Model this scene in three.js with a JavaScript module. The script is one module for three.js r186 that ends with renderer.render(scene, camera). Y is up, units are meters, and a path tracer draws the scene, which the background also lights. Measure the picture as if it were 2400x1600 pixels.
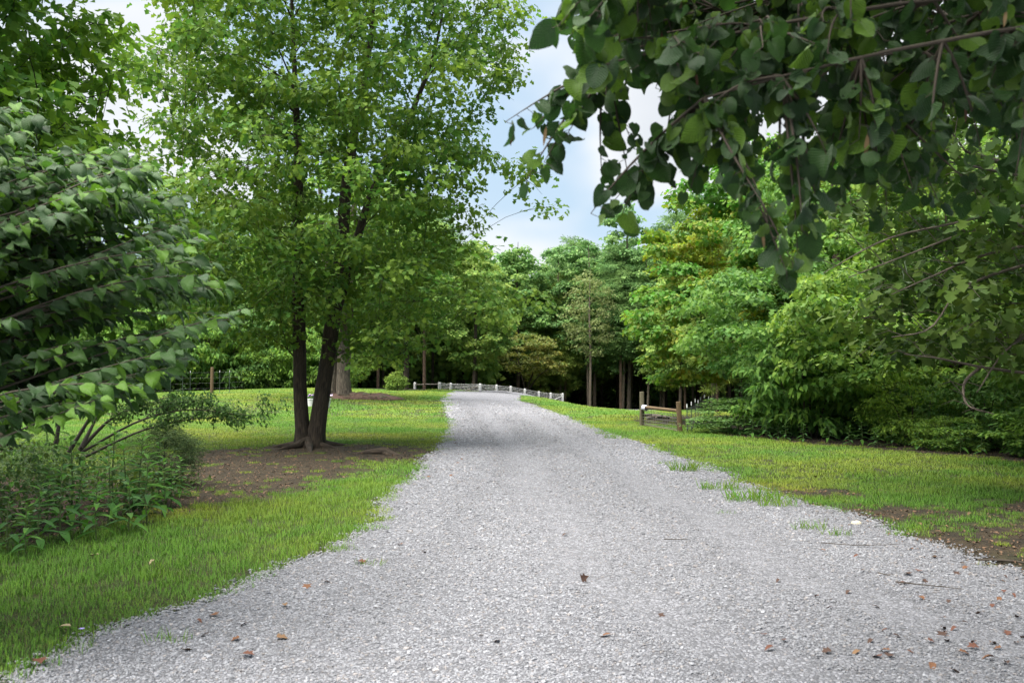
import * as THREE from 'three';

// ---------------------------------------------------------------- camera, sky, sun, exposure
const scene = new THREE.Scene();
const EYE = 1.6, FOC = 1980, PITCH = Math.atan(80 / 1980);
const camera = new THREE.PerspectiveCamera(2 * Math.atan(800 / FOC) * 180 / Math.PI, 1.5, 0.05, 1500);
camera.position.set(0, EYE, 0);
camera.rotation.x = PITCH;
camera.focus = 17; camera.userData.fStop = 4;
const EXPOSURE = 5.6;
const SUN = new THREE.Vector3(-0.30, 0.92, 0.20).normalize();
const sun = new THREE.DirectionalLight(new THREE.Color().setRGB(1, 0.95, 0.86), 2.6);
sun.name = 'sun';
sun.position.copy(SUN).multiplyScalar(150);
sun.castShadow = true; sun.shadow.radius = 140; sun.shadow.mapSize.set(4096, 4096);
Object.assign(sun.shadow.camera, { left: -90, right: 90, top: 120, bottom: -60, near: 1, far: 400 });
scene.add(sun); scene.add(sun.target);

const renderer = new THREE.WebGLRenderer({ antialias: true });
renderer.toneMapping = THREE.LinearToneMapping;
renderer.toneMappingExposure = EXPOSURE;
renderer.shadowMap.enabled = true;

// ---------------------------------------------------------------- small tools
const rng = (s) => { let a = (s * 2654435761) >>> 0; return () => { a = (a + 0x6d2b79f5) | 0; let t = Math.imul(a ^ (a >>> 15), 1 | a); t = (t + Math.imul(t ^ (t >>> 7), 61 | t)) ^ t; return ((t ^ (t >>> 14)) >>> 0) / 4294967296; }; };
const hash = (x, y, z = 0) => { let h = Math.imul(x, 374761393) ^ Math.imul(y, 668265263) ^ Math.imul(z, 1274126177); h = Math.imul(h ^ (h >>> 13), 1274126177); return ((h ^ (h >>> 16)) >>> 0) / 4294967296; };
const lerp = (a, b, t) => a + (b - a) * t, clamp = (x, a = 0, b = 1) => Math.min(b, Math.max(a, x));
const S = (a, b, x) => { const t = clamp((x - a) / (b - a)); return t * t * (3 - 2 * t); };
function noise(x, y, z = 0) {
  const ix = Math.floor(x), iy = Math.floor(y), iz = Math.floor(z); let fx = x - ix, fy = y - iy, fz = z - iz;
  fx = fx * fx * (3 - 2 * fx); fy = fy * fy * (3 - 2 * fy); fz = fz * fz * (3 - 2 * fz);
  const c = (k) => lerp(lerp(hash(ix, iy, iz + k), hash(ix + 1, iy, iz + k), fx), lerp(hash(ix, iy + 1, iz + k), hash(ix + 1, iy + 1, iz + k), fx), fy);
  return lerp(c(0), c(1), fz) * 2 - 1;
}
const fbm = (x, y, z = 0, o = 4) => { let s = 0, a = 0.5; for (let i = 0; i < o; i++) { s += a * noise(x, y, z); x = x * 2.03 + 7.1; y = y * 2.03 + 3.7; z *= 2.03; a *= 0.5; } return s; };
const v3 = (x, y, z) => new THREE.Vector3(x, y, z);
const UPV = v3(0, 1, 0);

// sky: pale summer blue with drifting white cloud, the same kind of sky all round
{
  const SKYX = 12.3, SKYZ = 5.1, W = 1024, H = 512, d = new Float32Array(W * H * 4);
  for (let j = 0; j < H; j++) {
    const el = ((j + 0.5) / H - 0.5) * Math.PI, sy = Math.sin(el), ce = Math.cos(el);
    for (let i = 0; i < W; i++) {
      const az = ((i + 0.5) / W - 0.5) * 2 * Math.PI, x = Math.cos(az) * ce, z = Math.sin(az) * ce;
      const t = Math.pow(clamp(sy), 0.8);
      let c = [lerp(0.62, 0.28, t), lerp(0.77, 0.47, t), lerp(0.88, 0.76, t)];
      const k = 1.6 / (Math.max(sy, 0) + 0.28);
      const n = fbm(x * k + SKYX, z * k * 1.15 + SKYZ, 0.5, 6) + 0.25 * fbm(x * k * 0.4 + 31, z * k * 0.4, 3.3, 3);
      const a = S(-0.10, 0.26, n);
      const thick = S(0.05, 0.6, n);
      const cl = [lerp(0.90, 0.72, thick), lerp(0.91, 0.75, thick), lerp(0.93, 0.79, thick)];
      for (let q = 0; q < 3; q++) d[(j * W + i) * 4 + q] = lerp(c[q], cl[q], a * 0.92) * (1.15 / EXPOSURE);
      d[(j * W + i) * 4 + 3] = 1;
    }
  }
  const t = new THREE.DataTexture(d, W, H, THREE.RGBAFormat, THREE.FloatType);
  t.mapping = THREE.EquirectangularReflectionMapping; t.magFilter = t.minFilter = THREE.LinearFilter; t.needsUpdate = true;
  scene.background = t; scene.environment = t;
}

// ---------------------------------------------------------------- naming
const taken = new Map();
function numbered(n) { const k = taken.get(n) ?? 0; taken.set(n, k + 1); return k ? `${n}_${String(k).padStart(3, '0')}` : n; }
function tag(o, label, category, group, kind) {
  o.userData.label = label; o.userData.category = category;
  if (group) o.userData.group = group;
  if (kind) o.userData.kind = kind;
  return o;
}
function thing(name, label, category, p = [0, 0, 0], turn = 0, group) {
  const o = new THREE.Group(); o.name = numbered(name); o.position.set(...p); o.rotation.y = turn; scene.add(o);
  return tag(o, label, category, group);
}
function part(name, geo, mat, parent, kind) {
  const m = new THREE.Mesh(geo, mat); m.name = name; m.castShadow = m.receiveShadow = true;
  if (kind) m.userData.kind = kind;
  parent.add(m); return m;
}
function structure(name, geo, mat, label) {
  const m = part(numbered(name), geo, mat, scene, 'structure'); m.userData.label = label; m.userData.category = name.replace(/_/g, ' '); return m;
}
function copyOf(src, p, turn, scale, label, group) {
  const c = src.clone(); c.name = numbered(src.name.replace(/_\d{3}$/, '')); c.position.set(...p); c.rotation.y = turn; c.scale.set(...(Array.isArray(scale) ? scale : [scale, scale, scale]));
  c.userData = { ...src.userData }; if (label) c.userData.label = label; if (group) c.userData.group = group;
  scene.add(c); return c;
}

// ---------------------------------------------------------------- terrain
function height(x, z) {
  const r = -z;
  let h = 0.66 * S(18, 52, r) * Math.exp(-(((x + 13) / 15) ** 2));
  h -= 1.3 * S(62, 100, r);
  h -= 1.2 * S(-1, 8, x) * S(31, 65, r);
  h += 6 * S(112, 220, r) + 4 * S(45, 120, Math.abs(x));
  h += 0.03 * noise(x * 0.35, z * 0.35, 1.7) * S(5, 12, r);
  return h;
}
// a point of the place, surveyed from the photograph: pixel of the 2400 x 1600 picture and metres ahead
const CP = Math.cos(PITCH), SP = Math.sin(PITCH);
function at(px, py, d) {
  const cx = (px - 1200) / FOC, cy = (800 - py) / FOC, y = cy * CP + SP, z = -(CP - cy * SP), k = d / -z;
  return v3(cx * k, EYE + y * k, -d);
}
function ground(px, py) {
  let a = 2;
  for (let d = 2; d < 140; d += 0.1) { const p = at(px, py, d); if (p.y < height(p.x, p.z)) { a = d; break; } a = d; }
  const p = at(px, py, a); p.y = height(p.x, p.z); return p;
}
const onGround = (x, z) => v3(x, height(x, z), z);

// driveway edges, near to far
const leftEdge = [v3(-9, 0, 6), v3(-5.5, 0, -0.5), ...[[61, 1600], [214, 1520], [408, 1444], [510, 1418], [653, 1347], [775, 1291], [878, 1224], [939, 1163], [980, 1112], [1005, 1077], [1046, 1037], [1058, 1008], [1056, 980], [1049, 955], [1035, 932]].map((p) => ground(...p))];
const rightEdge = [v3(12, 0, 6), v3(8.5, 0, -1), v3(5.6, 0, -5), ...[[2400, 1357], [2245, 1301], [2092, 1250], [1939, 1199], [1857, 1179], [1735, 1133], [1653, 1097], [1571, 1066], [1480, 1036], [1408, 1010], [1327, 980], [1260, 955], [1218, 940]].map((p) => ground(...p))];
leftEdge.push(v3(-4.4, 0, -60), v3(-4.2, 0, -64)); rightEdge.push(v3(0.6, 0, -60), v3(1.2, 0, -64));
for (const e of [leftEdge, rightEdge]) e.sort((a, b) => b.z - a.z);
function edgeAt(e, z) {
  if (z >= e[0].z) return e[0].x;
  for (let i = 1; i < e.length; i++) if (z >= e[i].z) { const t = (z - e[i - 1].z) / (e[i].z - e[i - 1].z); return lerp(e[i - 1].x, e[i].x, t); }
  return e[e.length - 1].x;
}
const rag = (z, k) => 0.16 * fbm(z * 1.3, k * 5.1, 0, 4) + 0.06 * noise(z * 9, k);
const roadL = (z) => edgeAt(leftEdge, z) + rag(z, 1), roadR = (z) => edgeAt(rightEdge, z) + rag(z, 2);
const lane = [v3(-1.7, 0, -62), v3(-0.4, 0, -67), v3(2.6, 0, -70.5), v3(7, 0, -73), v3(12, 0, -75), v3(16, 0, -78)];
const laneCurve = new THREE.CatmullRomCurve3(lane), lanePts = laneCurve.getSpacedPoints(60);
const onRoad = (x, z) => (z > -64 && x > roadL(z) && x < roadR(z)) || (z < -60 && lanePts.some((p) => (p.x - x) ** 2 + (p.z - z) ** 2 < 10.5));
const ell = (x, z, cx, cz, rx, rz) => 1 - Math.hypot((x - cx) / rx, (z - cz) / rz);
// edge of the wood on the right, as a line of points; positive = inside
const woodEdge = [v3(15, 0, -4), v3(10.2, 0, -9), v3(9.3, 0, -13.5), v3(8.9, 0, -16.8), v3(7.2, 0, -19.4), v3(5.4, 0, -22.4), v3(6.2, 0, -27), v3(9, 0, -36), v3(13, 0, -50), v3(16, 0, -66)];
function inWood(x, z) {
  let right = -9;
  if (z > -4) right = x - 15; else if (z < -66) right = x - 16 - (-66 - z) * 0.2;
  else for (let i = 1; i < woodEdge.length; i++) if (z >= woodEdge[i].z) { const a = woodEdge[i - 1], b = woodEdge[i]; right = x - lerp(a.x, b.x, (z - a.z) / (b.z - a.z)); break; }
  const far = -z - 86, left = -x - 20 - 0.25 * Math.max(0, -z - 20), leftBack = -z - 62 + (x + 12) * 0.55;
  return Math.max(right, far, left, x < -6 ? leftBack : -9);
}
const inWeeds = (x, z) => ell(x, z, -7.9, -10.0, 3.9, 4.4) * 3;
function bare(x, z) {
  const n = 0.6 * fbm(x * 0.7, z * 0.7, 2.2, 5) + 0.4 * fbm(x * 3.3, z * 3.3, 5, 3);
  let b = Math.max(
    ell(x, z, -5.0, -14.4, 2.5, 5.2) * 2.0, ell(x, z, -4.0, -17.6, 3.2, 2.0) * 1.6,
    ell(x, z, 5.4, -8.3, 1.9, 1.0) * 1.3, ell(x, z, 7.6, -9.6, 2.0, 1.6) * 1.6, ell(x, z, 3.7, -11.6, 1.3, 0.4) * 0.6, ell(x, z, 4.2, -9.8, 1.6, 0.55) * 0.7,
    ell(x, z, 6.2, -29.5, 2.4, 3.6) * 1.2, inWood(x, z) * 0.9, inWeeds(x, z), ell(x, z, -2.2, -16.5, 0.9, 0.5) * 0.9);
  const side = x - roadR(z);
  if (z > -13) b = Math.max(b, 0.35 - Math.abs(side - 0.1) * 1.4 - S(-7, -13, z) * 0.3);
  return S(-0.25, 0.5, b + n * 0.75) * (inWood(x, z) > 1 || inWeeds(x, z) > 0.6 ? 1 : 0.86);
}

// ---------------------------------------------------------------- textures
function dataTex(n, fn, srgb, rep = 1) {
  const d = new Uint8Array(n * n * 4);
  for (let j = 0; j < n; j++) for (let i = 0; i < n; i++) { const c = fn(i / n, j / n, i, j); for (let q = 0; q < 3; q++) d[(j * n + i) * 4 + q] = clamp(c[q] ?? c[0]) * 255; d[(j * n + i) * 4 + 3] = 255; }
  const t = new THREE.DataTexture(d, n, n); t.wrapS = t.wrapT = THREE.RepeatWrapping; t.magFilter = THREE.LinearFilter; t.minFilter = THREE.LinearMipmapLinearFilter; t.generateMipmaps = true;
  if (srgb) t.colorSpace = THREE.SRGBColorSpace; t.repeat.set(rep, rep); t.needsUpdate = true; return t;
}
const tnoise = (u, v, f, s = 0) => { // tiling value noise
  const x = u * f, y = v * f, ix = Math.floor(x), iy = Math.floor(y); let fx = x - ix, fy = y - iy; fx = fx * fx * (3 - 2 * fx); fy = fy * fy * (3 - 2 * fy);
  const h = (a, b) => hash(((a % f) + f) % f, ((b % f) + f) % f, s);
  return lerp(lerp(h(ix, iy), h(ix + 1, iy), fx), lerp(h(ix, iy + 1), h(ix + 1, iy + 1), fx), fy);
};
const soilTex = dataTex(512, (u, v) => { const n = 0.5 * tnoise(u, v, 16, 1) + 0.3 * tnoise(u, v, 64, 2) + 0.35 * tnoise(u, v, 200, 3); const c = 0.62 + 0.55 * (n - 0.55); return [c, c * 0.985, c * 0.96]; }, true);
const soilBump = dataTex(512, (u, v) => [0.5 * tnoise(u, v, 40, 4) + 0.5 * tnoise(u, v, 150, 5)]);
function cells(u, v, f, s) {
  const x = u * f, y = v * f, ix = Math.floor(x), iy = Math.floor(y); let d1 = 9, d2 = 9, id = 0;
  for (let b = -1; b <= 1; b++) for (let a = -1; a <= 1; a++) {
    const cx = (((ix + a) % f) + f) % f, cy = (((iy + b) % f) + f) % f, px = ix + a + hash(cx, cy, s), py = iy + b + hash(cx, cy, s + 1), d = Math.hypot(px - x, py - y);
    if (d < d1) { d2 = d1; d1 = d; id = hash(cx, cy, s + 2); } else if (d < d2) d2 = d;
  }
  return [d1, d2, id];
}
const gravelCache = new Map();
const gravelAt = (u, v, i, j) => { const k = i * 2048 + j; if (!gravelCache.has(k)) gravelCache.set(k, cells(u, v, 56, 11)); return gravelCache.get(k); };
const gravelTex = dataTex(1024, (u, v, i, j) => { const [d1, d2, id] = gravelAt(u, v, i, j), g = d2 - d1 < 0.08 ? 0.45 : 0.52 + 0.30 * id + 0.1 * (tnoise(u, v, 400, 9) - 0.5); return [g, g * 1.0, g * 1.025]; }, true);
const gravelBump = dataTex(1024, (u, v, i, j) => { const [d1, d2, id] = gravelAt(u, v, i, j); return [clamp((d2 - d1) * 1.6) * (0.5 + 0.5 * id)]; });
gravelCache.clear();
const barkTex = dataTex(512, (u, v) => { const w = 0.5 * tnoise(u, v, 6, 21); const n = 0.55 * tnoise(u + w * 0.06, v * 0.25, 32, 22) + 0.3 * tnoise(u, v, 90, 23) + 0.35 * tnoise(u, v, 9, 24); const c = 0.42 + 0.5 * (n - 0.5); return [c * 1.02, c * 0.97, c * 0.9]; }, true);
const barkBump = dataTex(512, (u, v) => { const w = 0.5 * tnoise(u, v, 6, 21); return [0.75 * tnoise(u + w * 0.06, v * 0.25, 32, 22) + 0.25 * tnoise(u, v, 120, 25)]; });
const woodTex = dataTex(256, (u, v) => { const n = 0.6 * tnoise(u, v * 0.12, 48, 31) + 0.4 * tnoise(u, v, 30, 32), c = 0.72 + 0.3 * (n - 0.5); return [c, c, c]; }, true);

// ---------------------------------------------------------------- materials
const std = (r, g, b, o = {}) => new THREE.MeshStandardMaterial({ color: new THREE.Color().setRGB(r, g, b), roughness: 0.85, ...o });
const leafy = (o = {}) => new THREE.MeshPhysicalMaterial({ vertexColors: true, roughness: 1, transmission: 0.5, thickness: 0, clearcoat: 0.25, clearcoatRoughness: 0.5, specularIntensity: 0.3, side: THREE.DoubleSide, ...o });
const M = {
  leaf: leafy(), leafSoft: leafy({ clearcoat: 0.12 }), needles: leafy({ transmission: 0.2, clearcoat: 0.05 }),
  grass: leafy({ transmission: 0.35, clearcoat: 0.1, clearcoatRoughness: 0.6 }),
  bark: std(0.23, 0.185, 0.15, { map: barkTex, bumpMap: barkBump, bumpScale: 0.012, roughness: 0.95 }),
  barkPale: std(0.62, 0.56, 0.50, { map: barkTex, bumpMap: barkBump, bumpScale: 0.008, roughness: 0.95 }),
  barkPine: std(0.36, 0.26, 0.2, { map: barkTex, bumpMap: barkBump, bumpScale: 0.012, roughness: 0.95 }),
  twig: std(0.055, 0.042, 0.03), stem: std(0.09, 0.12, 0.04),
  gravel: std(0.46, 0.46, 0.48, { map: gravelTex, bumpMap: gravelBump, bumpScale: 0.012, roughness: 0.95 }),
  soil: new THREE.MeshStandardMaterial({ vertexColors: true, map: soilTex, bumpMap: soilBump, bumpScale: 0.035, roughness: 1 }),
  stone: std(1, 1, 1, { roughness: 0.9 }),
  whitePaint: std(0.95, 0.95, 0.93, { map: woodTex, roughness: 0.7 }), greyWood: std(0.36, 0.33, 0.28, { map: woodTex, roughness: 0.9 }),
  newWood: std(0.26, 0.17, 0.085, { map: woodTex, roughness: 0.8 }), oldWood: std(0.24, 0.21, 0.13, { map: woodTex, roughness: 0.9 }),
  wire: std(0.28, 0.28, 0.27, { metalness: 0.6, roughness: 0.5 }), paleWire: std(0.6, 0.6, 0.58, { roughness: 0.6 }), greenSteel: std(0.06, 0.085, 0.07, { roughness: 0.5 }), white: std(0.8, 0.8, 0.8, { roughness: 0.5 }),
};

// ---------------------------------------------------------------- geometry soup
class Soup {
  constructor() { this.p = []; this.n = []; this.c = []; this.u = []; this.i = []; }
  get count() { return this.p.length / 3; }
  leaf(t, pos, dir, nrm, size, col) {
    const b = this.count, bx = dir.y * nrm.z - dir.z * nrm.y, by = dir.z * nrm.x - dir.x * nrm.z, bz = dir.x * nrm.y - dir.y * nrm.x;
    for (let k = 0; k < t.v.length; k += 3) {
      const x = t.v[k] * size, y = t.v[k + 1] * size, z = t.v[k + 2] * size, nx = t.n[k], ny = t.n[k + 1], nz = t.n[k + 2];
      this.p.push(pos.x + dir.x * x + nrm.x * y + bx * z, pos.y + dir.y * x + nrm.y * y + by * z, pos.z + dir.z * x + nrm.z * y + bz * z);
      this.n.push(dir.x * nx + nrm.x * ny + bx * nz, dir.y * nx + nrm.y * ny + by * nz, dir.z * nx + nrm.z * ny + bz * nz);
      this.c.push(col[0], col[1], col[2]); this.u.push(t.v[k], t.v[k + 2] + 0.5);
    }
    for (const k of t.i) this.i.push(b + k);
  }
  tube(pts, radii, sides = 6, wob = 0, seed = 1) {
    const b = this.count; let nrm = v3(1, 0, 0.13), len = 0;
    for (let k = 0; k < pts.length; k++) {
      const d = pts[Math.min(k + 1, pts.length - 1)].clone().sub(pts[Math.max(k - 1, 0)]).normalize();
      nrm.addScaledVector(d, -nrm.dot(d)).normalize(); const bi = d.clone().cross(nrm);
      if (k) len += pts[k].distanceTo(pts[k - 1]);
      for (let s = 0; s <= sides; s++) {
        const a = s / sides * Math.PI * 2, c = Math.cos(a), q = Math.sin(a), nx = nrm.x * c + bi.x * q, ny = nrm.y * c + bi.y * q, nz = nrm.z * c + bi.z * q;
        const r = radii[k] * (1 + wob * noise(Math.cos(a) * 2 + seed, Math.sin(a) * 2, len * 1.5));
        this.p.push(pts[k].x + nx * r, pts[k].y + ny * r, pts[k].z + nz * r); this.n.push(nx, ny, nz); this.u.push(s / sides * Math.max(1, Math.round(radii[0] * 12)), len);
      }
    }
    const w = sides + 1;
    for (let k = 0; k < pts.length - 1; k++) for (let s = 0; s < sides; s++) { const a = b + k * w + s; this.i.push(a, a + 1, a + w, a + 1, a + w + 1, a + w); }
  }
  geo() {
    const g = new THREE.BufferGeometry();
    g.setAttribute('position', new THREE.Float32BufferAttribute(this.p, 3)); g.setAttribute('normal', new THREE.Float32BufferAttribute(this.n, 3));
    if (this.c.length === this.p.length) g.setAttribute('color', new THREE.Float32BufferAttribute(this.c, 3));
    if (this.u.length / 2 === this.p.length / 3) g.setAttribute('uv', new THREE.Float32BufferAttribute(this.u, 2));
    g.setIndex(this.i.length > 0 && this.count > 65535 ? new THREE.Uint32BufferAttribute(this.i, 1) : this.i); return g;
  }
}
function template(v, i) {
  const g = new THREE.BufferGeometry(); g.setAttribute('position', new THREE.Float32BufferAttribute(v, 3)); g.setIndex(i); g.computeVertexNormals();
  const n = Array.from(g.attributes.normal.array);
  let s = 0; for (let k = 1; k < n.length; k += 3) s += n[k];
  if (s < 0) { for (let k = 0; k < n.length; k++) n[k] = -n[k]; for (let k = 0; k < i.length; k += 3) [i[k], i[k + 1]] = [i[k + 1], i[k]]; }
  return { v, n, i };
}
function fanLeaf(half, cx, fold, droop) {
  const full = [...half, ...half.slice(1, -1).reverse().map(([x, z]) => [x, -z])];
  const v = [cx, -droop * cx * cx, 0], i = [];
  for (const [x, z] of full) v.push(x, fold * Math.abs(z) - droop * x * x, z);
  for (let k = 0; k < full.length; k++) i.push(0, 1 + k, 1 + (k + 1) % full.length);
  return template(v, i);
}
function bladeLeaf(segs, width, fold, droop, pow = 0.8, tipCurl = 0) {
  const v = [], i = [];
  for (let k = 0; k <= segs; k++) { const t = k / segs, w = width * 0.5 * Math.pow(Math.sin(Math.PI * Math.pow(t, pow)) , 0.85), y = -droop * t * t - tipCurl * t ** 4; v.push(t, y, 0, t, y + fold * w, w, t, y + fold * w, -w); }
  for (let k = 0; k < segs; k++) { const a = k * 3, b = a + 3; i.push(a, b, a + 1, b, b + 1, a + 1, a, a + 2, b, b, a + 2, b + 2); }
  return template(v, i);
}
// broad leaf with a midrib, a soft cross-section and a wavy rim: w(t) = half width, lobe = how far the base reaches back
function softLeaf(w, fold, droop, wave, seed, rows = 7, lobe = 0) {
  const v = [], i = [], cols = [-1, -0.55, 0, 0.55, 1];
  for (let k = 0; k <= rows; k++) for (const q of cols) {
    const t = k / rows, a = Math.abs(q), x = t - lobe * a * (1 - t) * (1 - t), z = q * w(t), rim = wave * a * a * noise(t * 5 + seed, q * 3 + seed * 2, seed);
    v.push(x, fold * Math.pow(a, 1.5) * w(t) * (1 - 0.3 * t) - droop * t * t * t - droop * 0.3 * a * a * t + rim, z);
  }
  for (let k = 0; k < rows; k++) for (let q = 0; q < 4; q++) { const a = k * 5 + q, b = a + 5; i.push(a, a + 1, b, a + 1, b + 1, b); }
  return template(v, i);
}
const pointed = (wd) => (t) => wd * Math.pow(Math.sin(Math.PI * Math.pow(t, 0.72)), 0.8) * (t > 0.75 ? 1 - 0.5 * ((t - 0.75) / 0.25) * (1 - (t - 0.75)) : 1) + 0.002;
const rounded = (wd) => (t) => wd * Math.pow(Math.sin(Math.PI * lerp(0.16, 1, Math.pow(t, 0.95))), 0.62) * (t < 0.03 ? 0.35 : 1) + 0.002;
const L = {
  maple: [0.05, 0.2, 0.35].map((d) => fanLeaf([[0, 0], [0.02, 0.2], [0.2, 0.5], [0.38, 0.28], [0.64, 0.5], [0.68, 0.2], [1, 0]], 0.4, 0.22, d)),
  ovate: [[0.12, 0.5], [0.3, 0.3], [0.45, 0.6], [0.6, 0.25]].map(([d, f]) => bladeLeaf(5, 0.5, f, d, 0.74, 0.14)),
  heart: [[0.2, 0.1], [0.45, 0.4], [-0.2, 0.25], [0.75, 0.2], [0.3, 0.6]].map(([f, d]) => fanLeaf([[0, 0], [-0.1, 0.12], [-0.12, 0.28], [-0.02, 0.44], [0.18, 0.53], [0.42, 0.5], [0.66, 0.36], [0.86, 0.17], [1, 0]], 0.38, f, d)),
  lance: [0.25, 0.5].map((d) => bladeLeaf(4, 0.3, 0.4, d, 0.75)),
  small: [0.1, 0.3].map((d) => bladeLeaf(2, 0.62, 0.3, d, 0.85)),
  tuft: [0.1, 0.4].map((d) => fanLeaf([[0, 0], [0.1, 0.42], [0.5, 0.28], [0.6, 0.5], [1, 0]], 0.4, 0.3, d)),
  plain: [0.15, 0.35].map((d) => bladeLeaf(3, 0.55, 0.35, d, 0.78)),
  star: [0.05, 0.25, 0.4].map((d) => fanLeaf([[0, 0], [0.16, 0.48], [0.4, 0.2], [0.66, 0.42], [1, 0]], 0.38, 0.25, d)),
  needle: [template([0, 0, 0.03, 0, 0, -0.03, 1, -0.15, 0, 0, 0.02, 0, 0.8, 0.25, 0.3, 0.82, 0.2, 0.24, 0, 0.02, 0.01, 0.8, 0.2, -0.3, 0.82, 0.15, -0.24], [0, 1, 2, 3, 4, 5, 6, 7, 8])],
};
const bladeT = bladeLeaf(3, 0.05, 0.3, 0.25, 0.6);
L.bigOvate = [[0.25, 0.2, 0.06], [0.1, 0.35, 0.09], [0.45, 0.3, 0.1], [0.0, 0.5, 0.08], [0.3, 0.05, 0.12], [0.6, 0.4, 0.1]].map(([f, d, w], k) => softLeaf(pointed(0.29 + 0.025 * (k % 3)), f, d, w, k + 1));
L.bigHeart = [[0.3, 0.1, 0.08], [0.6, 0.4, 0.12], [-0.4, 0.3, 0.15], [1.0, 0.2, 0.1], [0.1, 0.6, 0.18], [1.4, 0.3, 0.12], [-0.2, -0.2, 0.15]].map(([f, d, w], k) => softLeaf(rounded(0.49 + 0.03 * (k % 3)), f, d, w, k + 11, 8, 0.22));
// a leaf that insects have bitten
L.heart.push(fanLeaf([[0, 0], [-0.1, 0.12], [-0.12, 0.28], [-0.02, 0.44], [0.14, 0.36], [0.3, 0.5], [0.46, 0.34], [0.62, 0.38], [0.72, 0.2], [0.9, 0.14], [1, 0]], 0.3, 0.3, 0.2));
for (const [k, drop] of [[4, [3, 17]], [2, [12]], [6, [5, 24, 26]]]) { const t = L.bigHeart[k], keep = []; for (let q = 0; q < t.i.length / 6; q++) if (!drop.includes(q)) keep.push(...t.i.slice(q * 6, q * 6 + 6)); L.bigHeart.push({ v: t.v, n: t.n, i: keep }); }
const veinAt = (u, v) => { const y = Math.abs(v - 0.5), mid = Math.exp(-((y / 0.012) ** 2)), s = (u - y * 0.75) * 8, f = Math.abs(s - Math.round(s)), side = Math.exp(-((f / 0.07) ** 2)) * clamp(1.2 - y * 1.2); return Math.max(mid, side * 0.75); };
const veinTex = dataTex(512, (u, v) => { const n = 0.5 * tnoise(u, v, 12, 61) + 0.5 * tnoise(u, v, 60, 62), c = 0.90 + 0.14 * (n - 0.5) + 0.06 * veinAt(u, v), spot = tnoise(u, v, 34, 63) > 0.93 ? 0.72 : 1; return [c * spot * 1.0, c * (spot * 0.5 + 0.5), c * spot * 0.95]; }, true);
const veinBump = dataTex(512, (u, v) => { const s = (u - Math.abs(v - 0.5) * 0.75) * 8, f = Math.abs(s - Math.round(s)); return [0.75 - 0.5 * veinAt(u, v) + 0.2 * Math.cos(f * 6.28) * -1 + 0.1 * tnoise(u, v, 90, 64)]; });
const leafGeo = (t) => { const g = new THREE.BufferGeometry(); g.setAttribute('position', new THREE.Float32BufferAttribute(t.v, 3)); g.setAttribute('normal', new THREE.Float32BufferAttribute(t.n, 3)); const u = []; for (let k = 0; k < t.v.length; k += 3) u.push(t.v[k], t.v[k + 2] + 0.5); g.setAttribute('uv', new THREE.Float32BufferAttribute(u, 2)); g.setIndex(t.i); return g; };

// ---------------------------------------------------------------- trees
const rv = (R) => { let x, y, z; do { x = R() * 2 - 1; y = R() * 2 - 1; z = R() * 2 - 1; } while (x * x + y * y + z * z > 1); return v3(x, y, z); };
function tint(a, b, spread = 0.2) { return (R, p) => { const t = clamp(R() * 0.75 + 0.35 * noise(p.x * 0.8, p.y * 0.8, p.z * 0.8)), k = 1.3 + spread * (R() - 0.5) * 2; return [lerp(a[0], b[0], t) * k * 1.26, lerp(a[1], b[1], t) * k, lerp(a[2], b[2], t) * k]; }; }
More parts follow.
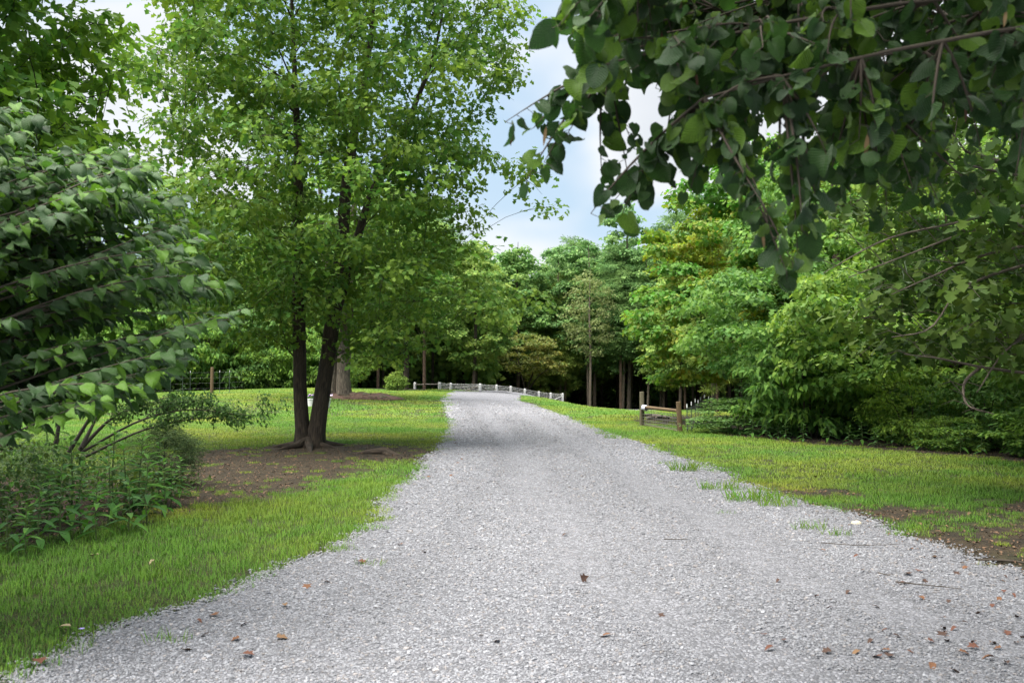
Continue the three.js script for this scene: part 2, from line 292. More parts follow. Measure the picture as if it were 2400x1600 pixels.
// stems: [{pts, r}], blobs: [[x, y, z, rx, ry, rz]] in the tree's own metres
function grow(o) {
  const R = rng(o.seed), trunk = new Soup(), wood = new Soup(), crown = new Soup(), nodes = [];
  for (const s of o.stems) {
    const c = new THREE.CatmullRomCurve3(s.pts), N = o.stemSegs ?? 14, pts = c.getPoints(N), rad = pts.map((_, k) => { const t = k / N * (s.r.length - 1), a = Math.floor(t); return lerp(s.r[a], s.r[Math.min(a + 1, s.r.length - 1)], t - a); });
    trunk.tube(pts, rad, o.sides ?? 9, 0.12, o.seed);
    pts.forEach((p, k) => { if (p.y > (o.clear ?? 1)) nodes.push({ p, r: rad[k] }); });
  }
  const vol = o.blobs.map((b) => b[3] * b[4] * b[5] * (b[6] ?? 1)), tot = vol.reduce((a, b) => a + b, 0), ends = [];
  let tries = 0; const minD = (o.spacing ?? 0.9) * o.boughR;
  while (ends.length < o.boughs && tries++ < o.boughs * 30) {
    let w = R() * tot, k = 0; while (w > vol[k]) w -= vol[k++];
    const b = o.blobs[k], d = rv(R), l = d.length(); d.multiplyScalar(lerp(o.hollow ?? 0.35, 1, l) / (l || 1));
    const p = v3(b[0] + d.x * b[3], b[1] + d.y * b[4], b[2] + d.z * b[5]);
    if (o.keep && !o.keep(p)) continue;
    if (ends.some((e) => e.distanceToSquared(p) < minD * minD)) continue;
    ends.push(p);
  }
  const axis = (p) => { let best = nodes[0]; for (const n of nodes) if (Math.abs(n.p.y - p.y) < Math.abs(best.p.y - p.y)) best = n; return best.p; };
  ends.sort((a, b) => a.distanceToSquared(axis(a)) - b.distanceToSquared(axis(b)));
  for (const e of ends) {
    let best = null, cost = 1e9;
    for (const n of nodes) { const dx = Math.hypot(e.x - n.p.x, e.z - n.p.z), dy = e.y - n.p.y, c = Math.hypot(dx, dy) + (dy < dx * (o.rise ?? 0.35) ? (dx * (o.rise ?? 0.35) - dy) * 2.2 : 0); if (c < cost) { cost = c; best = n; } }
    const len = best.p.distanceTo(e), r0 = Math.min(best.r * 0.62, 0.008 + len * (o.thick ?? 0.014)), pts = [], rad = [], n = Math.max(3, Math.min(7, Math.round(len / 0.5)));
    const bend = rv(R).multiplyScalar(len * 0.09);
    for (let k = 0; k <= n; k++) { const t = k / n, p = best.p.clone().lerp(e, t); p.addScaledVector(bend, Math.sin(Math.PI * t)); p.y += (o.arch ?? 0.12) * len * Math.sin(Math.PI * t) * (e.y > best.p.y ? 1 : 1.3); pts.push(p); const r = lerp(r0, o.tip ?? 0.006, Math.pow(t, 0.8)); rad.push(r); if (k) nodes.push({ p, r }); }
    wood.tube(pts, rad, o.branchSides ?? 5);
    const out = e.clone().sub(axis(e)); out.y *= 0.3; out.normalize();
    const slope = o.slope ?? 0.25;
    for (let k = 0; k < (o.twigs ?? 0); k++) { const d = rv(R); d.y *= 0.35; d.addScaledVector(out, 0.5).normalize(); const q = e.clone().addScaledVector(d, o.boughR * (0.6 + 0.5 * R())); q.y -= slope * 0.3; wood.tube([e, e.clone().lerp(q, 0.5).add(v3(0, 0.04, 0)), q], [0.007, 0.005, 0.003], 3); }
    const nl = Math.round(o.leaves * (0.65 + 0.7 * R()));
    for (let k = 0; k < nl; k++) {
      const d = rv(R).multiplyScalar(0.45 + 0.65 * R()), p = v3(e.x + d.x * o.boughR, 0, e.z + d.z * o.boughR);
      p.y = e.y + d.y * o.boughR * (o.flat ?? 0.4) - slope * o.boughR * (d.x * out.x + d.z * out.z) - 0.15 * o.boughR * (d.x * d.x + d.z * d.z);
      const dir = v3(d.x, -0.15 - (o.hang ?? 0.3) * R(), d.z).addScaledVector(out, 0.4).addScaledVector(rv(R), 0.6).normalize();
      const nrm = v3(0, 0.8, 0).addScaledVector(out, 0.35).addScaledVector(rv(R), o.ruffle ?? 0.75); nrm.addScaledVector(dir, -nrm.dot(dir)).normalize();
      if (nrm.y < 0 && R() < 0.8) nrm.negate();
      crown.leaf(o.tpl[Math.floor(R() * o.tpl.length)], p, dir, nrm, o.leafSize * (0.65 + 0.7 * R()), o.col(R, p));
    }
  }
  return { trunk: trunk.geo(), branches: wood.count ? wood.geo() : null, crown: crown.geo(), tris: crown.i.length / 3 };
}
function standTree(name, label, category, g, p, mats, group, turn = 0) {
  const t = thing(name, label, category, p, turn, group);
  part('trunk', g.trunk, mats[0], t); if (g.branches) part('branches', g.branches, mats[1] ?? mats[0], t);
  const c = part('crown', g.crown, mats[2] ?? M.leaf, t, 'stuff'); c.name = 'crown';
  return t;
}

// ================================================================ GROUND
{
  const axis = (near, a, b, step, growth) => { const out = []; let s = step, x = near[1]; for (let q = near[0]; q <= near[1]; q += step) out.push(q); while (x < b) { s *= growth; x += s; out.push(x); } s = step; x = near[0]; while (x > a) { s *= growth; x -= s; out.unshift(x); } return out; };
  const xs = axis([-11, 12], -420, 420, 0.2, 1.07), zs = axis([-24, -2], -480, 120, 0.2, 1.06);
  const p = [], c = [], u = [], idx = [];
  for (const z of zs) for (const x of xs) {
    p.push(x, height(x, z) - (z > -66 && x > roadL(z) + 0.2 && x < roadR(z) - 0.2 ? 0.015 : 0), z); u.push(x * 0.9, z * 0.9);
    const b = bare(x, z), w = S(-0.5, 1.5, inWood(x, z)), n = fbm(x * 0.4, z * 0.4, 8, 4), m = fbm(x * 3, z * 3, 4, 3);
    const grass = [0.11 + 0.03 * n, 0.13 + 0.03 * n, 0.028], dirt = [0.1 + 0.055 * m, 0.06 + 0.036 * m, 0.034 + 0.02 * m], duff = [0.08 + 0.03 * m, 0.056 + 0.02 * m, 0.035];
    for (let q = 0; q < 3; q++) c.push(lerp(lerp(grass[q], dirt[q], b), duff[q], w));
  }
  const W = xs.length;
  for (let j = 0; j < zs.length - 1; j++) for (let i = 0; i < W - 1; i++) { const a = j * W + i; idx.push(a, a + W, a + 1, a + 1, a + W, a + W + 1); }
  const g = new THREE.BufferGeometry(); g.setAttribute('position', new THREE.Float32BufferAttribute(p, 3)); g.setAttribute('color', new THREE.Float32BufferAttribute(c, 3)); g.setAttribute('uv', new THREE.Float32BufferAttribute(u, 2)); g.setIndex(idx); g.computeVertexNormals();
  if (g.attributes.normal.getY(1000) < 0) { g.index.array.forEach((_, k, a) => { if (k % 3 === 0) [a[k], a[k + 1]] = [a[k + 1], a[k]]; }); g.computeVertexNormals(); }
  structure('ground', g, M.soil, 'gently rolling ground of lawn soil and bare brown earth');
}
const track = (x, z) => { const l = roadL(z), r = roadR(z), c = lerp((l + r) / 2, r - 1.9, 0.25), w = 0.82; return Math.exp(-(((x - c - w) / 0.3) ** 2)) + Math.exp(-(((x - c + w) / 0.3) ** 2)); };
const roadY = (x, z) => { const l = roadL(z), r = roadR(z), t = clamp((x - l) / (r - l)); return height(x, z) + 0.012 + 0.035 * Math.sin(Math.PI * t) * 1.0 - 0.018 * track(x, z) * (1 + 0.5 * noise(x * 2, z * 0.7, 3)); };
{
  const p = [], u = [], idx = [], N = 30, rows = [];
  for (let z = 4; z > -63.5; z -= z > -25 ? 0.12 : 0.4) rows.push(z);
  rows.forEach((z) => { const l = roadL(z), r = roadR(z); for (let k = 0; k <= N; k++) { const x = lerp(l, r, k / N); p.push(x, roadY(x, z), z); u.push(x / 1.6, z / 1.6); } });
  for (let j = 0; j < rows.length - 1; j++) for (let k = 0; k < N; k++) { const a = j * (N + 1) + k; idx.push(a, a + 1, a + N + 1, a + 1, a + N + 2, a + N + 1); }
  // beyond the crest the drive bends off towards the wood
  const b = p.length / 3, lp = laneCurve.getSpacedPoints(40);
  lp.forEach((q, k) => { const t = laneCurve.getTangentAt(k / 40), nx = -t.z, nz = t.x; for (const s of [-2.6, -1.3, 0, 1.3, 2.6]) { const x = q.x + nx * s, z = q.z + nz * s; p.push(x, height(x, z) + (Math.abs(s) > 2 ? 0.02 : 0.09), z); u.push(x / 1.6, z / 1.6); } });
  for (let j = 0; j < 40; j++) for (let k = 0; k < 4; k++) { const a = b + j * 5 + k; idx.push(a, a + 1, a + 5, a + 1, a + 6, a + 5); }
  const g = new THREE.BufferGeometry(); g.setAttribute('position', new THREE.Float32BufferAttribute(p, 3)); g.setAttribute('uv', new THREE.Float32BufferAttribute(u, 2)); g.setIndex(idx); g.computeVertexNormals();
  structure('gravel_driveway', g, M.gravel, 'pale grey gravel driveway climbing over the rise between two lawns');
}

// loose stones of the drive
{
  const R = rng(77), kinds = [0, 1, 2].map((s) => {
    const g = new THREE.IcosahedronGeometry(1, 0), a = g.attributes.position;
    for (let k = 0; k < a.count; k++) { const q = Math.round(a.getX(k) * 50) * 7 + Math.round(a.getY(k) * 50) * 13 + Math.round(a.getZ(k) * 50) * 29, f = 0.72 + 0.5 * hash(q, s); a.setXYZ(k, a.getX(k) * f * 1.15, a.getY(k) * f * 0.68, a.getZ(k) * f * 0.95); }
    g.deleteAttribute('uv'); g.computeVertexNormals(); return g;
  });
  const items = [[], [], []];
  for (let z = -2.4; z > -44; z -= 0.25) {
    const l = roadL(z) - 0.06, r = roadR(z) + 0.08, d = -z, dens = 3000 * Math.pow(5 / Math.max(5, d), 1.3), n = dens * 0.25 * (r - l);
    for (let k = 0; k < n; k++) {
      const zz = z - R() * 0.25; let x = lerp(l, r, R()); if (R() < 0.06) x = R() < 0.5 ? roadL(zz) - R() * R() * 0.25 : roadR(zz) + R() * R() * 0.3;
      if (Math.abs(x) > -zz * 0.72 + 0.8) continue;
      const size = (0.0042 + 0.0078 * R() * R() + (R() < 0.05 ? 0.006 : 0)) * Math.pow(Math.max(5, d) / 5, 0.5);
      items[k % 3].push([x, zz, size]);
    }
  }
  const m = new THREE.Matrix4(), q = new THREE.Quaternion(), e = new THREE.Euler(), c = new THREE.Color();
  const holder = new THREE.Group(); holder.name = 'loose_gravel'; scene.add(holder); tag(holder, 'loose pale grey gravel covering the driveway', 'gravel', null, 'stuff');
  items.forEach((list, k) => {
    const im = new THREE.InstancedMesh(kinds[k], M.stone, list.length); im.name = 'gravel'; im.userData.kind = 'stuff'; im.castShadow = im.receiveShadow = true;
    list.forEach(([x, z, s], n) => {
      const tr = track(x, z); s *= 1 - 0.32 * Math.min(1, tr) ; q.setFromEuler(e.set((R() - 0.5) * 0.5, R() * 6.3, (R() - 0.5) * 0.5)); m.compose(v3(x, roadY(x, z) + s * (tr > 0.4 ? 0.1 : 0.22), z), q, v3(s * (0.8 + R() * 0.5), s * (0.75 + 0.5 * R()), s)); im.setMatrixAt(n, m);
      const across = (x - roadL(z)) / (roadR(z) - roadL(z)); let g = (0.17 + 0.10 * R()) * (1 + 0.16 * noise(across * 11, z * 0.12, 4) + 0.12 * fbm(x * 0.8, z * 0.4, 6, 3)); if (R() < 0.08) g *= 0.6; if (R() < 0.06) g *= 1.35; const warm = R() < 0.12 ? 1.08 : 0.99; c.setRGB(g * warm, g, g * (2.07 - warm)); im.setColorAt(n, c);
    });
    holder.add(im);
  });
  console.log('stones', items.reduce((a, b) => a + b.length, 0));
}

// lawn grass
{
  const R = rng(5);
  const patch = (size, n, h0, h1, w, seed) => {
    const q = rng(seed), s = new Soup();
    for (let k = 0; k < n; k++) {
      const x = (q() - 0.5) * size, z = (q() - 0.5) * size, h = lerp(h0, h1, q() * q()), a = q() * 6.28, lean = h * (0.25 + 0.9 * q()), b = s.count, dx = Math.cos(a), dz = Math.sin(a), px = -dz * w * (0.7 + 0.6 * q()), pz = dx * w * (0.7 + 0.6 * q());
      const t = q(), col = t < 0.08 ? [1.35, 1.15, 0.9] : [0.8 + 0.4 * t, 0.82 + 0.36 * t, 0.75 + 0.5 * q()];
      const P = [[x - px, -0.012, z - pz], [x + px, -0.012, z + pz], [x + dx * lean * 0.35 - px * 0.8, h * 0.6, z + dz * lean * 0.35 - pz * 0.8], [x + dx * lean * 0.35 + px * 0.8, h * 0.6, z + dz * lean * 0.35 + pz * 0.8], [x + dx * lean, h * (0.8 + 0.2 * q()), z + dz * lean]];
      for (const v of P) { s.p.push(...v); s.n.push(-dx * 0.35, 0.94, -dz * 0.35); s.c.push(...col); }
      s.i.push(b, b + 1, b + 3, b, b + 3, b + 2, b + 2, b + 3, b + 4);
    }
    return s.geo();
  };
  const grounds = [
    { name: 'near', geo: [1, 2, 3].map((k) => patch(0.26, 95, 0.025, 0.085, 0.0024, k)), step: 0.17, r0: 2, r1: 13 },
    { name: 'mid', geo: [4, 5].map((k) => patch(0.42, 110, 0.03, 0.08, 0.0042, k)), step: 0.3, r0: 13, r1: 30 },
    { name: 'far', geo: [6].map((k) => patch(1.0, 150, 0.035, 0.085, 0.011, k)), step: 0.75, r0: 30, r1: 88 },
  ];
  const holder = new THREE.Group(); holder.name = 'lawn_grass'; scene.add(holder); tag(holder, 'short mown green lawn grass on both sides of the driveway', 'grass', null, 'stuff');
  const m = new THREE.Matrix4(), q = new THREE.Quaternion(), c = new THREE.Color(); let total = 0;
  for (const L0 of grounds) {
    const lists = L0.geo.map(() => []);
    for (let r = L0.r0; r < L0.r1; r += L0.step) for (let x = -r * 0.72 - 1.5; x < r * 0.72 + 1.5; x += L0.step) {
      const X = x + (R() - 0.5) * L0.step, Z = -r - (R() - 0.5) * L0.step;
      if (onRoad(X, Z) || inWood(X, Z) > 1.2 || inWeeds(X, Z) > 0.9) continue;
      const b = bare(X, Z); if (R() < b * 1.02 - 0.06) continue;
      lists[Math.floor(R() * lists.length)].push([X, Z, b]);
    }
    lists.forEach((list, k) => {
      const im = new THREE.InstancedMesh(L0.geo[k], M.grass, list.length); im.name = 'grass'; im.userData.kind = 'stuff'; im.castShadow = im.receiveShadow = true; total += list.length;
      list.forEach(([x, z, b], n) => {
        q.setFromAxisAngle(UPV, R() * 6.28); const f = fbm(x * 0.5, z * 0.5, 3, 4), lush = S(-0.3, 0.4, fbm(x * 0.9, z * 0.9, 9, 4) + (x < 0 && z > -13 ? 0.25 : 0)), s = (0.75 + 0.5 * R()) * (1 - 0.35 * b) * (0.8 + 0.45 * lush);
        const w = 1 - 0.55 * b; m.compose(v3(x, height(x, z), z), q, v3(w, s, w)); im.setMatrixAt(n, m);
        const dry = clamp(0.45 + f * 0.9 - lush * 0.35 + b * 0.3 + (R() - 0.5) * 0.3);
        c.setRGB(lerp(0.088, 0.235, dry), lerp(0.205, 0.275, dry), lerp(0.02, 0.027, dry)); im.setColorAt(n, c);
      });
      holder.add(im);
    });
  }
  console.log('grass patches', total);
}

// fallen leaf litter on the bare earth
{
  const R = rng(15), geo = leafGeo(bladeLeaf(2, 0.55, 0.6, 0.3)), list = [];
  for (let k = 0; k < 120000 && list.length < 17000; k++) {
    const r = 4 + R() * 22, x = (R() * 2 - 1) * (r * 0.72 + 1), z = -r, b = bare(x, z); if (onRoad(x, z)) { if (x < roadR(z) - 0.9 * R() * R() * (z > -11 ? 1 : 0.3) || z < -18) continue; if (R() < 0.75) continue; } else if (R() > b) continue;
    list.push([x, z]);
  }
  const im = new THREE.InstancedMesh(geo, std(1, 1, 1, { side: THREE.DoubleSide }), list.length), m = new THREE.Matrix4(), q = new THREE.Quaternion(), e = new THREE.Euler(), c = new THREE.Color();
  list.forEach(([x, z], n) => { q.setFromEuler(e.set((R() - 0.5) * 0.9, R() * 6.3, (R() - 0.5) * 0.9)); const s = 0.022 + 0.055 * R() * R(); m.compose(v3(x, (onRoad(x, z) ? roadY(x, z) : height(x, z)) + 0.012, z), q, v3(s, s, s)); im.setMatrixAt(n, m); const g = 0.5 + R(); c.setRGB(0.13 * g, 0.075 * g, 0.042 * g); im.setColorAt(n, c); });
  im.name = 'leaf_litter'; tag(im, 'brown leaf litter scattered over the bare earth', 'leaf litter', null, 'stuff'); scene.add(im);
}
console.log('ground done');

// ================================================================ THE LAWN TREE
{
  const base = onGround(-4.55, -19), Y = (py) => EYE + (880 - py) / FOC * 19 - base.y, X = (px) => (px - 1200) / FOC * 19 - base.x;
  const g = grow({
    seed: 3, clear: 1.6, sides: 12, stemSegs: 26,
    stems: [
      { pts: [v3(X(716), -0.15, 0), v3(X(711), Y(1010), 0.0), v3(X(704), Y(900), 0.05), v3(X(703), Y(780), 0.1), v3(X(700), Y(600), 0.2), v3(X(706), Y(420), 0.4), v3(X(700), Y(200), 0.6), v3(X(690), -2 + 13, 0.8)], r: [0.28, 0.165, 0.15, 0.145, 0.13, 0.1, 0.06, 0.02] },
      { pts: [v3(X(738), -0.15, 0), v3(X(744), Y(1010), 0), v3(X(756), Y(900), -0.1), v3(X(772), Y(780), -0.15), v3(X(788), Y(620), -0.3), v3(X(800), Y(450), -0.3), v3(X(822), Y(250), -0.5), v3(X(850), Y(60), -0.7), v3(X(870), 14, -0.8)], r: [0.32, 0.195, 0.175, 0.17, 0.155, 0.13, 0.1, 0.06, 0.02] },
      { pts: [v3(X(772), Y(770), -0.15), v3(X(800), Y(640), -0.6), v3(X(850), Y(430), -1.0), v3(X(930), Y(250), -1.3), v3(X(1000), Y(60), -1.4), v3(X(1040), 11.5, -1.3)], r: [0.11, 0.1, 0.085, 0.065, 0.04, 0.015] },
    ],
    blobs: [[0.4, 9.0, 0, 4.4, 4.4, 4.0, 1.4], [0.3, 5.6, 0.2, 3.8, 2.2, 3.8, 1.1], [0.6, 12.6, 0, 3.0, 2.6, 3.0, 0.9], [1.9, 3.7, -0.2, 2.4, 0.9, 2.5, 1.5], [-1.3, 4.2, 0.5, 2.6, 1.3, 2.6, 1.3], [0.8, 3.7, 1.6, 2.0, 0.9, 1.6, 1.2], [4.0, 5.7, 0, 1.4, 0.9, 1.4, 1.6], [4.5, 3.2, 0.4, 1.2, 0.45, 1.1, 3], [1.8, 2.4, 0.5, 1.5, 0.55, 1.4, 2.6], [-1.3, 2.9, 0.6, 1.4, 0.7, 1.3, 2], [-1.0, 9.3, 0.8, 1.8, 2.2, 1.6, 1.6]],
    boughs: 640, boughR: 0.66, spacing: 0.82, leaves: 80, leafSize: 0.122, flat: 0.5, hollow: 0.25, twigs: 2, tpl: L.star, rise: 0.5, slope: 0.3, thick: 0.012,
    col: tint([0.052, 0.16, 0.022], [0.16, 0.29, 0.028], 0.25),
  });
  const t = standTree('lawn_tree', 'tall broadleaf tree with twin trunks standing on the lawn beside the driveway', 'tree', g, base.toArray(), [M.bark, M.bark, M.leaf]);
  for (let k = 0; k < 7; k++) { const a = 0.4 + k * 0.9, l = 0.55 + 0.35 * ((k * 3) % 4) / 3, s = new Soup(), dx = Math.cos(a), dz = Math.sin(a), y = (q) => height(base.x + dx * q, base.z + dz * q) - base.y; s.tube([v3(dx * 0.12, 0.16, dz * 0.12), v3(dx * 0.3, y(0.3) + 0.06, dz * 0.3), v3(dx * (0.3 + l * 0.5), y(0.6) + 0.015, dz * (0.3 + l * 0.45) + 0.05), v3(dx * (0.3 + l), y(1) - 0.05, dz * (0.3 + l))], [0.12, 0.085, 0.05, 0.02], 8, 0.25, k); part('root', s.geo(), M.bark, t); }
  // the largest leaves low on its front, one by one
  const R = rng(41), geos = L.maple.map(leafGeo), mats = [[0.08, 0.23, 0.025], [0.14, 0.3, 0.028], [0.2, 0.36, 0.03]].map((c) => leafy({ vertexColors: false, color: new THREE.Color().setRGB(...c) }));
  for (let k = 0; k < 220; k++) {
    const cx = [0.8, 2.8, -1.4, 3.6, 1.6][k % 5], cy = [3.9, 3.5, 4.1, 4.3, 5.4][k % 5], cz = [2.6, 1.9, 2.3, 1.2, 3.2][k % 5], d = rv(R);
    const m = part('leaf', geos[k % 3], mats[Math.floor(R() * 3)], t); m.position.set(cx + d.x * 1.1, cy + d.y * 0.4, cz + d.z * 0.6);
    m.rotation.set((R() - 0.3) * 0.9, R() * 6.28, (R() - 0.7) * 0.9); m.scale.setScalar(0.12 + 0.06 * R());
  }
  console.log('lawn tree', g.tris);
}

// ================================================================ TREES AT THE SIDES
{ // tall tree on the left
  const g = grow({ seed: 8, clear: 1.5, stems: [{ pts: [v3(0, -0.1, 0), v3(0.1, 2, 0), v3(0, 5, 0.2), v3(0.2, 9, 0)], r: [0.2, 0.16, 0.11, 0.03] }], blobs: [[0.0, 5.0, 0, 2.8, 2.6, 2.8, 1.3], [0.2, 8, 0, 2.4, 2.4, 2.4], [0.8, 3.7, 0.4, 2.2, 1.1, 2.0, 1.5], [0.3, 5.6, 2.2, 2.2, 1.5, 2.0, 1.2], [-0.4, 4.6, 2.4, 2.4, 1.8, 1.8, 1.3]], boughs: 420, boughR: 0.55, spacing: 0.68, leaves: 105, leafSize: 0.12, flat: 0.5, twigs: 2, tpl: [...L.maple.slice(0, 2), ...L.plain], col: tint([0.045, 0.15, 0.016], [0.13, 0.28, 0.02], 0.25), rise: 0.3 });
  standTree('maple_tree', 'leafy tree behind the large-leaved bush, its crown touching the lawn tree', 'tree', g, onGround(-6.9, -8.2).toArray(), [M.bark]);
}
{ // second one farther back on the left
  const g = grow({ seed: 9, clear: 1.2, stems: [{ pts: [v3(0, -0.1, 0), v3(0.2, 2, 0), v3(0, 4.5, 0.2), v3(0.2, 7, 0)], r: [0.16, 0.13, 0.09, 0.03] }], blobs: [[0, 4.6, 0, 2.6, 2.6, 2.6], [0.6, 3.0, 0, 2.4, 0.9, 2.2]], boughs: 90, boughR: 0.6, leaves: 75, leafSize: 0.15, flat: 0.4, twigs: 1, tpl: L.maple, col: tint([0.05, 0.15, 0.018], [0.12, 0.25, 0.02]) });
  standTree('young_tree', 'young green tree on the lawn edge beyond the weedy thicket', 'tree', g, onGround(-10.5, -17.5).toArray(), [M.bark]);
}
{ // shaded tree on the right edge
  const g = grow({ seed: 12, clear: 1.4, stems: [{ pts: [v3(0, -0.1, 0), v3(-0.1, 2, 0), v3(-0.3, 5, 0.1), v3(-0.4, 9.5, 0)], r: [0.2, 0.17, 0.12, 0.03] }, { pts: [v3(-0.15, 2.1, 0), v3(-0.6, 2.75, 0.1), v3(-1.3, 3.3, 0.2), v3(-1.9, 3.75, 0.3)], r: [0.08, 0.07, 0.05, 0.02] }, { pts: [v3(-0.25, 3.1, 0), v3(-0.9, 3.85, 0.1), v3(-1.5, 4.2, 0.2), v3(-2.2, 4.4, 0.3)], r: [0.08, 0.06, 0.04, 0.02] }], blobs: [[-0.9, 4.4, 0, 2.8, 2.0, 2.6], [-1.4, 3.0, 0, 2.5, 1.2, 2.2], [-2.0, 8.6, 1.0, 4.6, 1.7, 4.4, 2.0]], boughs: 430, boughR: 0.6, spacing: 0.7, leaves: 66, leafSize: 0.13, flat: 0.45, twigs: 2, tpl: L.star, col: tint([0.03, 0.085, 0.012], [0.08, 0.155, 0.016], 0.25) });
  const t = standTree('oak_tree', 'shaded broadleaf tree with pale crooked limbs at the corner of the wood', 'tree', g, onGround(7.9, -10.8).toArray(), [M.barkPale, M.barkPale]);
  const o = t.position;
  for (const line of [[[2480, 560], [2300, 600], [2180, 650], [2090, 690]], [[2480, 600], [2310, 650], [2240, 690], [2180, 770], [2090, 790]], [[2450, 470], [2250, 520], [2080, 560], [1930, 640]], [[2440, 500], [2280, 540], [2120, 600], [1990, 650]], [[2450, 880], [2300, 860], [2200, 840], [2120, 830]], [[2460, 760], [2360, 820], [2290, 920]], [[2440, 420], [2330, 400], [2230, 380], [2160, 380]], [[2300, 860], [2260, 900], [2270, 950], [2330, 970]]]) {
    const c = new THREE.CatmullRomCurve3(line.map(([x, y], q) => at(x, y, 10.2 - 0.25 * q).sub(o))), b = new Soup(); b.tube(c.getPoints(14), Array.from({ length: 15 }, (_, q) => lerp(0.022, 0.005, q / 14)), 5, 0.15); for (let q = 5; q < 14; q += 2) { const p = c.getPoint(q / 14), e = p.clone().add(v3(-0.35, 0.12 * ((q % 4) - 1), 0.1)); b.tube([p, p.clone().lerp(e, 0.5).add(v3(0, 0.05, 0)), e], [0.007, 0.005, 0.002], 3); } part('bare_branch', b.geo(), M.barkPale, t);
  }
}
{ // sunlit yellowing tree behind the garden fence
  const g = grow({ seed: 21, clear: 1.6, stems: [{ pts: [v3(0, -0.1, 0), v3(0.1, 3, 0), v3(0, 6, 0), v3(0, 9.5, 0)], r: [0.2, 0.17, 0.1, 0.03] }], blobs: [[0.2, 6.2, 0, 4.0, 3.2, 3.4], [-1.6, 3.6, 0.8, 3.2, 1.7, 2.6], [-3.0, 2.0, 0.6, 2.1, 0.6, 1.4, 1.5], [0.8, 8.6, 0, 2.6, 1.4, 2.4]], boughs: 300, boughR: 0.6, spacing: 0.8, leaves: 125, leafSize: 0.155, flat: 0.4, twigs: 1, tpl: L.star, col: (R, p) => { const y = clamp(0.3 + 0.9 * noise(p.x * 0.6 + 3, p.y * 0.6, p.z * 0.6) + 0.7 * (R() - 0.5)); return [lerp(0.10, 0.33, y), lerp(0.25, 0.38, y), 0.028].map((c) => c * (0.8 + 0.4 * R())); } });
  standTree('yellowing_tree', 'sunlit tree with yellow-green leaves leaning over the garden fence', 'tree', g, onGround(8.8, -29.5).toArray(), [M.bark]);
}
{ // green trees making the wall of the wood
  const rows = [[9.6, -25.0, 8.6, 31, 'deep green tree hung with vines beside the yellowing tree', 'vine_hung_tree', [0.05, 0.16, 0.03], [0.13, 0.28, 0.035]], [11.2, -21.6, 7.8, 32, 'full green tree standing between the vine-hung tree and the shaded tree', 'sweetgum_tree', [0.06, 0.17, 0.025], [0.17, 0.30, 0.03]], [12.2, -16.0, 8.8, 33, 'dark green tree rising behind the shaded tree with pale limbs', 'hickory_tree', [0.05, 0.14, 0.02], [0.12, 0.25, 0.025]], [15.5, -27, 11.5, 34, 'tall green tree at the back of the wood corner', 'poplar_tree', [0.055, 0.15, 0.025], [0.13, 0.26, 0.03]]];
  for (const [x, z, H, seed, label, name, a, b] of rows) {
    const g = grow({ seed, clear: 0.8, stems: [{ pts: [v3(0, -0.1, 0), v3(0.15, H * 0.3, 0), v3(0, H * 0.6, 0.1), v3(0, H, 0)], r: [0.18, 0.15, 0.1, 0.03] }], blobs: [[0, H * 0.62, 0, 3.0, H * 0.36, 3.0], [-1.6, H * 0.36, 1.2, 3.2, H * 0.22, 3.0, 1.3]], boughs: 230, boughR: 0.6, spacing: 0.75, leaves: 115, leafSize: 0.14, flat: 0.42, twigs: 1, tpl: [...L.star, ...L.small], col: tint(a, b, 0.25) });
    standTree(name, label, 'tree', g, onGround(x, z).toArray(), [M.bark]);
  }
}
console.log('side trees done');

